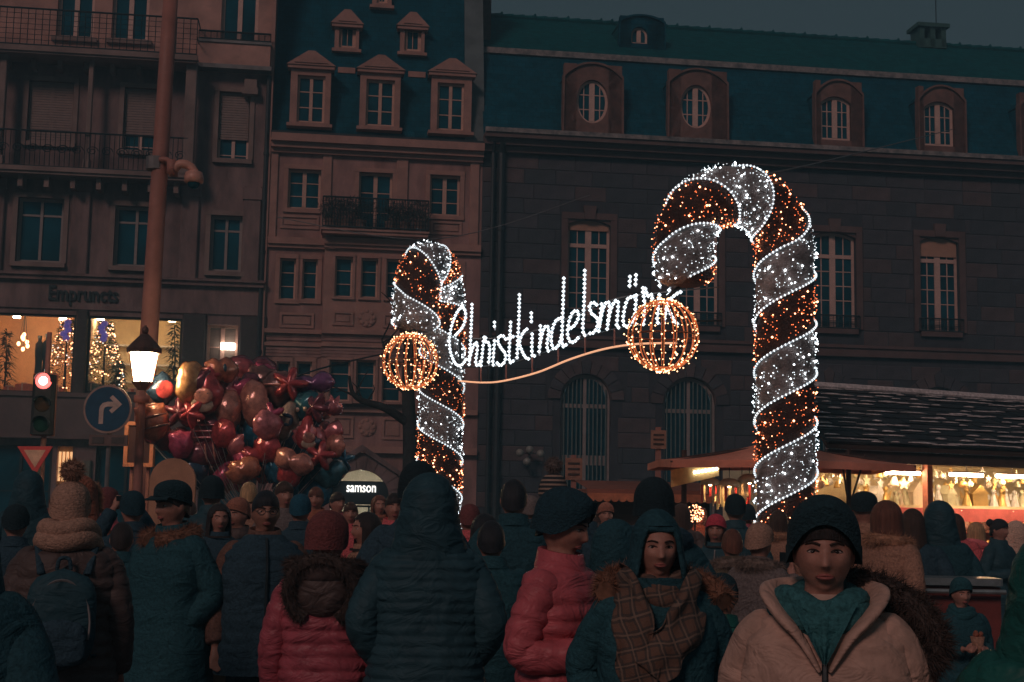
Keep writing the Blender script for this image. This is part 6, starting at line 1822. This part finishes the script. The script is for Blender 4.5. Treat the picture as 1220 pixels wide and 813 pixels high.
    if scarf:
        sk, sm_ = scarf
        b = MB(); M_ = PLAID if sm_ == 'plaid' else KNIT.get(sm_) or CO[sm_]
        for r_, z_, t_ in (((.108, 1.455, .05), (.1, 1.51, .045)) if sk == 'cowl' else ((.096, 1.43, .042), (.088, 1.468, .034))):
            b.tube([((r_ + .012 * noise.noise(Vector((cos(a), sin(a), sd_))) * 3) * cos(a), .012 + r_ * 1.02 * sin(a), z_ + .02 * sin(a) + .012 * cos(3 * a + sd_)) for a in [2 * pi * i / 30 for i in range(30)]], t_, 12, closed=True)
        b.build('scarf', M_, root, True)
        if sk == 'drape':
            for pts, r_ in (([(-.06, .11, 1.46), (-.13, .02, 1.47), (-.125, -.1, 1.42), (-.11, -.165, 1.32), (-.1, -.195, 1.2), (-.085, -.2, 1.1)], .062), ([(.06, .11, 1.46), (.135, .02, 1.46), (.125, -.1, 1.41), (.075, -.175, 1.31), (.0, -.21, 1.23), (-.06, -.222, 1.16)], .066)):
                b = MB(); c_ = catmull(pts, 8); rg = []
                up_ = None
                for i, p in enumerate(c_):
                    t_ = (c_[min(i + 1, len(c_) - 1)] - c_[max(i - 1, 0)]).normalized(); nr = Vector((p.x, p.y - .02, 0)).normalized(); sd2 = t_.cross(nr).normalized()
                    w_ = r_ * (1 + .12 * sin(i * .6)) * (1.25 if i > 8 else .9)
                    rg.append([p + sd2 * w_ * cos(a) + nr * (.02 * sin(a) + .011 * cos(a * 3 + i * .25) + .008 * cos(a * 5 - i * .4)) for a in [2 * pi * q / 20 for q in range(20)]])
                b.loft(rg); b.build('scarf_fold', M_, root, True)
    return root

def lapels(root, m, z0=1.3, bulk=1.0):
    for s in (-1, 1):
        pts = [(s * .012, torso_front(z0, bulk) - .01, z0), (s * .06, torso_front(1.37, bulk) - .012, 1.37), (s * .12, -.085, 1.435), (s * .145, -.02, 1.475), (s * .11, .09, 1.49), (s * .02, .13, 1.495)]
        b = MB(); c = catmull(pts, 6); b.tube(c, [.01 + .026 * min(1, i / 10) for i in range(len(c))], 12, flat=.42); b.build('lapel', m, root, True)
def zipper(root, z0, z1, bulk=1.0, x=0.0, m=None):
    b = MB(); n = int((z0 - z1) / .02)
    b.tube([(x, torso_front(z0 - i * .02, bulk) - .008, z0 - i * .02) for i in range(n)], .008, 6); b.build('zip', m or K['iron'], root)
def inner_v(root, m, z0=1.24):
    b = MB(); rows = []
    for i in range(12):
        t = i / 11; z_ = 1.47 - (1.47 - z0) * t; hw = .085 * (1 - t) + .004
        rows.append([(hw * q, torso_front(z_) - .022 - .012 * cos(q * 6), z_) for q in [-1 + 2 * j / 14 for j in range(15)]])
    b.loft(rows, closed=False); b.build('inner_scarf', m, root, True)
def backpack(root_p, label, m, m2):
    o = empty('backpack', root_p.location, root_p.rotation_euler.z, label, 'backpack'); o.scale = root_p.scale
    def sup(cx, cy, cz, w, dp, h, n=28, p=3.2):
        rg = []
        for i in range(13):
            t = -1 + 2 * i / 12; f = (1 - abs(t) ** 4) ** .5 + .02
            rg.append([(cx + w * f * math.copysign(abs(cos(a)) ** (2 / p), cos(a)), cy + dp * f * math.copysign(abs(sin(a)) ** (2 / p), sin(a)), cz + h * t) for a in [2 * pi * j / n for j in range(n)]])
        return rg
    b = MB(); b.loft(sup(0, .225, 1.12, .15, .075, .23)); b.build('bag', m, o, True)
    b = MB(); b.loft(sup(0, .3, 1.02, .115, .03, .11)); b.build('pocket', m2, o, True)
    for s in (-1, 1):
        b = MB(); b.tube(catmull([(s * .1, .17, 1.32), (s * .125, .08, 1.435), (s * .135, -.06, 1.4), (s * .15, -.15, 1.25), (s * .17, -.08, 1.05), (s * .14, .16, .95)], 5), .02, 7, flat=.4); b.build('strap', m2, o, True)
    b = MB(); b.tube(catmull([(-.03, .2, 1.34), (-.02, .2, 1.39), (.02, .2, 1.39), (.03, .2, 1.34)], 4), .009, 6); b.build('grab_handle', m2, o, True)
    b = MB(); b.tube([(.13 * sin(t), .285, 1.1 + .2 * cos(t)) for t in [-1.9 + 3.8 * i / 20 for i in range(21)]], .006, 5); b.build('zip', K['zinc'], o)
    return o
def held(root_p, name, label, cat, local, size, m, rot=(0, 0, 0)):
    o = empty(name, root_p.matrix_basis @ Vector(local), root_p.rotation_euler.z + rot[2], label, cat)
    b = MB(); w, dp, h = size; b.bbox(-w, w, -dp, dp, -h, h, min(w, dp) * .3); b.build('case', m, o)
    b = MB(); b.box(-w * .88, w * .88, -dp - .002, -dp - .001, -h * .9, h * .9) if h > w * .5 and dp < .01 else b.tube([(0, -dp, 0), (0, -dp - .05, 0)], .028, 12)
    b.build('screen' if dp < .01 else 'lens', emis('phone_screen', (.6, .75, 1), .6) if dp < .01 else K['glass'], o)
    return o

P_ = person
# --- foreground row
w = P_(981, 589, 3.75, 0, 'woman in beige zipped jacket and dark beanie looking straight ahead', 'beige', .45, bulk=1.02, pose='down', hat=('slouch', 'dteal'), hair=('bun', 'dark'), yaw=2, legs='navy', collar=False, scarf=('wrap', 'scarfteal'), extra_h=.045)
lapels(w, CO['beige'], 1.29, 1.02); zipper(w, 1.31, .6, 1.03); inner_v(w, CO['scarfteal'], 1.31)
fur_tube('hood_fur', catmull([(.06, .12, 1.5), (.14, .13, 1.49), (.24, .1, 1.44), (.29, .06, 1.35), (.24, .04, 1.3)], 6), .06, FUR['dark'], w, 3000, .055)
w = P_(783, 606, 5.1, 8, 'woman in teal hooded coat with a brown plaid scarf over her chest', 'teal', .4, bulk=1.06, pose='pocket', hood='snug', hoodm=CO['teal2'], yaw=2, scarf=('drape', 'plaid'), skin=SKIN, extra_h=.035)
fur_tube('fur_trim', catmull([(-.2, -.05, 1.43), (-.17, .06, 1.46), (-.1, .13, 1.48), (.1, .13, 1.48), (.2, .06, 1.45), (.25, -.03, 1.4)], 5), .055, FUR['brown'], w, 2600, .055)
P_(672, 580, 5.5, 62, 'person in quilted red jacket and large dark beanie turned toward the scarf wearer', 'red', .62, puff=.075, bulk=1.0, pose='hold', hat=('slouch', 'navy'), hair=('short', 'black'), yaw=8, pitch=12, legs='navy', extra_h=.05)
P_(512, 563, 6.2, 178, 'person seen from behind in dark ribbed hooded parka covering the head', 'black', .4, puff=.045, bulk=1.16, pose='pocket', hood='closed', extra_h=.05, qp=.045)
P_(498, 549, 7.6, 172, 'tall person in a black beanie standing past the dark hooded parka', 'navy', .5, pose='pocket', hat=('slouch', 'black'), extra_h=.05)
w = P_(84, 572, 6.6, 176, 'person from behind in brown quilted coat, beige bobble hat and cowl scarf', 'dbrown', .35, puff=.05, bulk=1.12, pose='down', hat=('beanie', 'beige'), pom='beige', scarf=('cowl', 'beige'), extra_h=.04)
backpack(w, 'dark rounded backpack on the back of the bobble hat wearer', CO['black'], CO['navy'])
P_(205, 570, 8.0, -48, 'person in dark teal coat with thick brown fur collar and dark peaked cap', 'teal', .4, bulk=1.18, pose='pocket', hat=('cap', 'dteal'), fur='brown', hair=('short', 'dark'), yaw=-6)
w = P_(317, 584, 8.0, 6, 'man with short dark hair and glasses in dark quilted vest', 'brown', .7, puff=.02, pose='down', hair=('short', 'black'), skin=SKIN2, extra_h=.0)
b = MB()
for s in (-1, 1): b.tube([(s * .033 + .022 * cos(2 * pi * i / 20), face_y(s * .033, .008) - .02, .008 + .016 * sin(2 * pi * i / 20)) for i in range(20)], .002, 5, closed=True); b.tube([(s * .055, -.09, .012), (s * .078, .0, .012)], .0018, 4)
b.tube([(-.011, -.105, .01), (.011, -.105, .01)], .002, 4); b.build('glasses', K['iron'], w, loc=HC)
b = MB(); vr = []
for i in range(60):
    z_ = 1.47 - i * .013; rx, ry, yc = interp(TORS, z_); f = 1.09 + .025 * abs(sin(i * .55)); vr.append([(rx * f * math.copysign(abs(cos(a)) ** .8, cos(a)), yc + ry * f * 1.05 * math.copysign(abs(sin(a)) ** .8, sin(a)), z_) for a in [2 * pi * j / 36 for j in range(36)]])
b.loft(vr, cap=False); b.build('vest', CO['navy'], w, True); zipper(w, 1.45, .75, 1.2)
w = P_(392, 608, 6.4, 172, 'person from behind in quilted maroon jacket with dark fur hood and maroon knitted hat', 'maroon', .6, puff=.07, bulk=1.02, pose='down', hat=('slouch', 'maroon'), hood='down', hoodm=CO['dbrown'], fur='dark', yaw=-25, extra_h=.045)
b = MB(); b.ell((0, .13, 1.37), (.15, .075, .13), 24, 14); b.build('hood_bag', CO['dbrown'], w, True)
fur_tube('fur_trim', [Vector((.155 * sin(t), .17 + .03 * cos(t), 1.37 + .15 * cos(t))) for t in [-2.6 + 5.2 * i / 24 for i in range(25)]], .045, FUR['dark'], w, 1800, .05)
P_(-62, 552, 3.6, 160, 'person in dark teal hooded cloak beside the backpack wearer', 'teal2', .3, bulk=1.2, pose='pocket', hood='up', extra_h=.04)
P_(1256, 632, 3.5, 190, 'person in dark green padded coat and hood beside the counter', 'green', .4, puff=.04, bulk=1.2, pose='pocket', hood='closed')
# --- second row
P_(612, 571, 9.0, 178, 'tall man from behind with short black hair in dark teal coat', 'teal2', .45, bulk=1.12, pose='pocket', hair=('short', 'black'), extra_h=.0)
w = bpy.context.scene.objects[-1] if False else None
P_(659, 563, 10.0, 185, 'person in a striped bobble hat', 'navy', .5, pose='pocket', hat=('beanie', 'striped'), pom='grey', extra_h=.04)
P_(779, 568, 7.0, 182, 'person from behind in dark teal coat and big round black hat', 'teal2', .45, bulk=1.2, pose='pocket', hat=('slouch', 'black'), hood='down', hoodm=CO['navy'], extra_h=.05)
P_(735, 618, 6.6, 160, 'person in plain dark coat squeezed beside the red jacket', 'navy', .4, bulk=1.05, pose='pocket', hood='up', hoodm=CO['teal2'])
w = P_(853, 612, 12.0, -6, 'smiling woman in bright pink beanie and black coat', 'black', .5, pose='hold', hat=('beanie', 'pink'), hair=('bob', 'dark'), collar=True, extra_h=.04); zipper(w, 1.42, .7, m=K['zinc'])
P_(876, 588, 13.0, 185, 'person in black beanie near the fringed lanterns', 'black', .5, hat=('beanie', 'black'))
w = P_(905, 622, 9.0, 150, 'person in beige beanie and grey fur collar raising a phone toward the lights', 'grey', .45, bulk=1.05, pose='phone', hat=('beanie', 'beige'), fur='grey')
held(w, 'phone', 'dark phone held up by the beige beanie wearer', 'phone', (0, -.36, 1.45), (.037, .005, .075), K['iron'])
P_(872, 630, 9.6, 190, 'person from behind in olive fur collared coat beside the pink beanie', 'olive', .5, bulk=1.08, fur='grey', hair=('short', 'auburn'))
P_(860, 690, 6.5, 185, 'short person in dark green coat next to the beige jacket', 'green', .4, bulk=1.1, hat=('beanie', 'dteal'), height=1.34)
P_(1030, 584, 10.5, 170, 'person in tan coat with black peaked cap before the lit stall', 'tan', .5, hat=('cap', 'black'), bulk=1.05)
P_(1058, 596, 9.6, 140, 'auburn haired person with pale tan fur collar turned to the stall', 'tan', .45, bulk=1.08, fur='tan', hair=('bob', 'auburn'))
P_(1087, 606, 10.8, 175, 'person with long brown hair and dark jacket at the stall', 'navy', .5, hair=('long', 'brown'), bulk=1.05)
P_(1118, 596, 11.0, 195, 'tall person in black hood and long dark teal coat at the stall', 'teal2', .35, bulk=1.22, hood='closed', hoodm=CO['black'])
P_(1163, 622, 15.0, 150, 'person in bright pink puffer jacket browsing the stall', 'pink', .7, puff=.05, bulk=1.1, hood='down', pose='hold', hair=('bob', 'blond'))
P_(1190, 618, 14.2, 60, 'person with dark tied hair bending toward the pink jacket', 'black', .6, hair=('bun', 'black'), pose='hold')
P_(1209, 620, 15.4, -160, 'person in blond fur hood and rose jacket at the stall display', 'rose', .6, puff=.04, hood='up', fur='tan', hoodm=CO['cream'], pose='hold')
w = P_(1143, 687, 9.0, 25, 'child in teal beanie and teal jacket holding a paper cone', 'teal', .5, pose='hold', hat=('beanie', 'teal'), scarf=('wrap', 'teal'), extra_h=.035)
o = empty('paper_cone', w.matrix_basis @ Vector((.0, -.3, 1.2)), 0, 'tan paper cone held by the child in teal beanie', 'paper cone')
b = MB(); b.loft([[(r * cos(2 * pi * j / 14), r * sin(2 * pi * j / 14), z_) for j in range(14)] for r, z_ in ((.006, -.12), (.045, .04), (.042, .04))]); b.build('cone', CO['tan'], o, True)
b = MB(); [b.ell((.02 * cos(t * 2), .02 * sin(t * 2), .045 + .004 * t), (.016, .016, .016), 8, 6) for t in range(5)]; b.build('chestnuts', CO['rust'], o, True)
# --- crowd toward the doorway
crowd = [
 (33, 560, 12.5, 178, 'black', dict(hood='closed'), 'person in black hood below the give way triangle'),
 (97, 566, 11.0, 150, 'rust', dict(hood='up', fur='tan'), 'person with glowing tan fur hood beyond the bobble hat'),
 (20, 600, 9.5, 170, 'navy', dict(hat=('beanie', 'black')), 'person in black beanie and navy coat by the hooded cloak'),
 (128, 580, 12.0, 160, 'maroon', dict(hat=('slouch', 'maroon')), 'person in maroon beanie and jacket'),
 (158, 584, 10.5, 190, 'navy', dict(hat=('beanie', 'navy'), pose='up'), 'person raising a camera overhead in navy coat and beanie'),
 (147, 622, 8.8, 175, 'teal', dict(hair=('short', 'dark')), 'dark haired person in teal coat beside the brown quilted coat'),
 (252, 566, 12.0, 180, 'black', dict(hat=('slouch', 'black')), 'person in tall black hat under the balloons'),
 (262, 600, 11.0, 10, 'navy', dict(hair=('bob', 'dark')), 'dark haired woman facing the camera under the balloons'),
 (284, 592, 11.5, -40, 'dbrown', dict(hat=('beanie', 'rust')), 'person in rust beanie under the balloons'),
 (296, 574, 14.0, 175, 'tan', dict(hair=('short', 'blond')), 'fair haired person in tan coat under the balloons'),
 (338, 573, 13.0, 20, 'grey', dict(hair=('short', 'brown')), 'brown haired man in grey coat behind the glasses wearer'),
 (358, 588, 12.0, 170, 'navy', dict(hat=('beanie', 'blue')), 'person in bright blue beanie'),
 (376, 580, 15.0, -10, 'rust', dict(hair=('short', 'auburn')), 'auburn haired man near the blue balloons'),
 (402, 586, 16.0, 30, 'maroon', dict(hair=('short', 'dark')), 'dark haired person in maroon coat before the doorway'),
 (436, 610, 9.5, -70, 'tan', dict(hair=('bob', 'dark'), hood='down'), 'dark haired woman in tan hooded coat in profile'),
 (418, 598, 14.5, 0, 'rose', dict(hair=('short', 'brown')), 'brown haired person in rose jacket before the doorway'),
 (452, 590, 17.0, 10, 'rust', dict(hair=('bob', 'auburn')), 'auburn haired woman in rust coat by the bare tree'),
 (470, 587, 12.0, 5, 'rose', dict(hair=('short', 'dark'), puff=.04), 'dark haired person in rose puffer by the bare tree'),
 (560, 600, 12.0, 175, 'rose', dict(hat=('beanie', 'maroon')), 'person in maroon beanie and rose jacket behind the ribbed parka'),
 (578, 612, 9.5, 170, 'green', dict(hair=('bob', 'black')), 'black haired person in green coat behind the ribbed parka'),
 (586, 620, 7.6, 182, 'teal', dict(hair=('short', 'black'), bulk=1.15), 'black haired person in wide teal coat between parka and red jacket'),
 (632, 590, 14.0, 180, 'black', dict(hat=('beanie', 'grey')), 'person in grey beanie and black coat'),
 (700, 594, 13.0, 185, 'navy', dict(hair=('short', 'dark')), 'dark haired person near the small kiosk'),
 (722, 598, 16.0, 10, 'dbrown', dict(hat=('beanie', 'rust')), 'person in rust beanie by the kiosk eave'),
 (812, 600, 15.0, 170, 'dbrown', dict(hair=('bob', 'brown')), 'brown haired person by the ball of lights'),
 (835, 604, 17.0, 15, 'rust', dict(hair=('short', 'auburn')), 'auburn haired person in rust coat at the fringed lanterns'),
 (890, 600, 16.0, 190, 'maroon', dict(hat=('slouch', 'black')), 'person in loose black beanie below the tall cane'),
 (928, 608, 14.0, 160, 'tan', dict(hair=('bob', 'brown'), fur='tan'), 'brown haired person in tan fur collar below the tall cane'),
 (1000, 600, 13.0, 185, 'black', dict(hair=('long', 'dark')), 'long haired person in black coat near the canopy pole'),
 (1060, 610, 14.0, 180, 'navy', dict(hat=('beanie', 'grey')), 'person in grey beanie facing the shelves'),
 (1138, 612, 14.5, 175, 'rose', dict(hair=('bob', 'brown')), 'brown haired person in rose coat facing the shelves'),
 (225, 596, 14.0, 180, 'navy', dict(hair=('short', 'brown')), 'brown haired person in navy coat by the tan board'),
 (60, 605, 13.5, 170, 'dbrown', dict(hat=('beanie', 'maroon')), 'person in maroon beanie and brown coat by the traffic light'),
]
for px, yt, d, fc, co, kw, lab in crowd:
    w = P_(px, yt, d, fc, lab, co, pose=kw.pop('pose', random.choice(('pocket', 'down'))), hem=random.uniform(.45, .7), **kw)
    if 'camera overhead' in lab: held(w, 'camera', 'black camera raised by the person in navy beanie', 'camera', (0, -.36, 1.66), (.065, .03, .045), K['iron'])

# ================================================================== teal mist added over the square to lift the dark tones
b = MB(); b.box(-115, 115, -30, 135, -1, 32)
hz = b.build('haze', [])
hz['kind'] = 'stuff'
hm = bpy.data.materials.new('tone_lift_mist'); hm.use_nodes = True
t = hm.node_tree; t.nodes.remove(t.nodes['Principled BSDF'])
v = t.nodes.new('ShaderNodeVolumePrincipled')
v.inputs['Color'].default_value = (.4, .82, 1.0, 1); v.inputs['Density'].default_value = .0045; v.inputs['Anisotropy'].default_value = 0.0
t.links.new(v.outputs[0], t.nodes['Material Output'].inputs['Volume'])
hz.data.materials.append(hm)
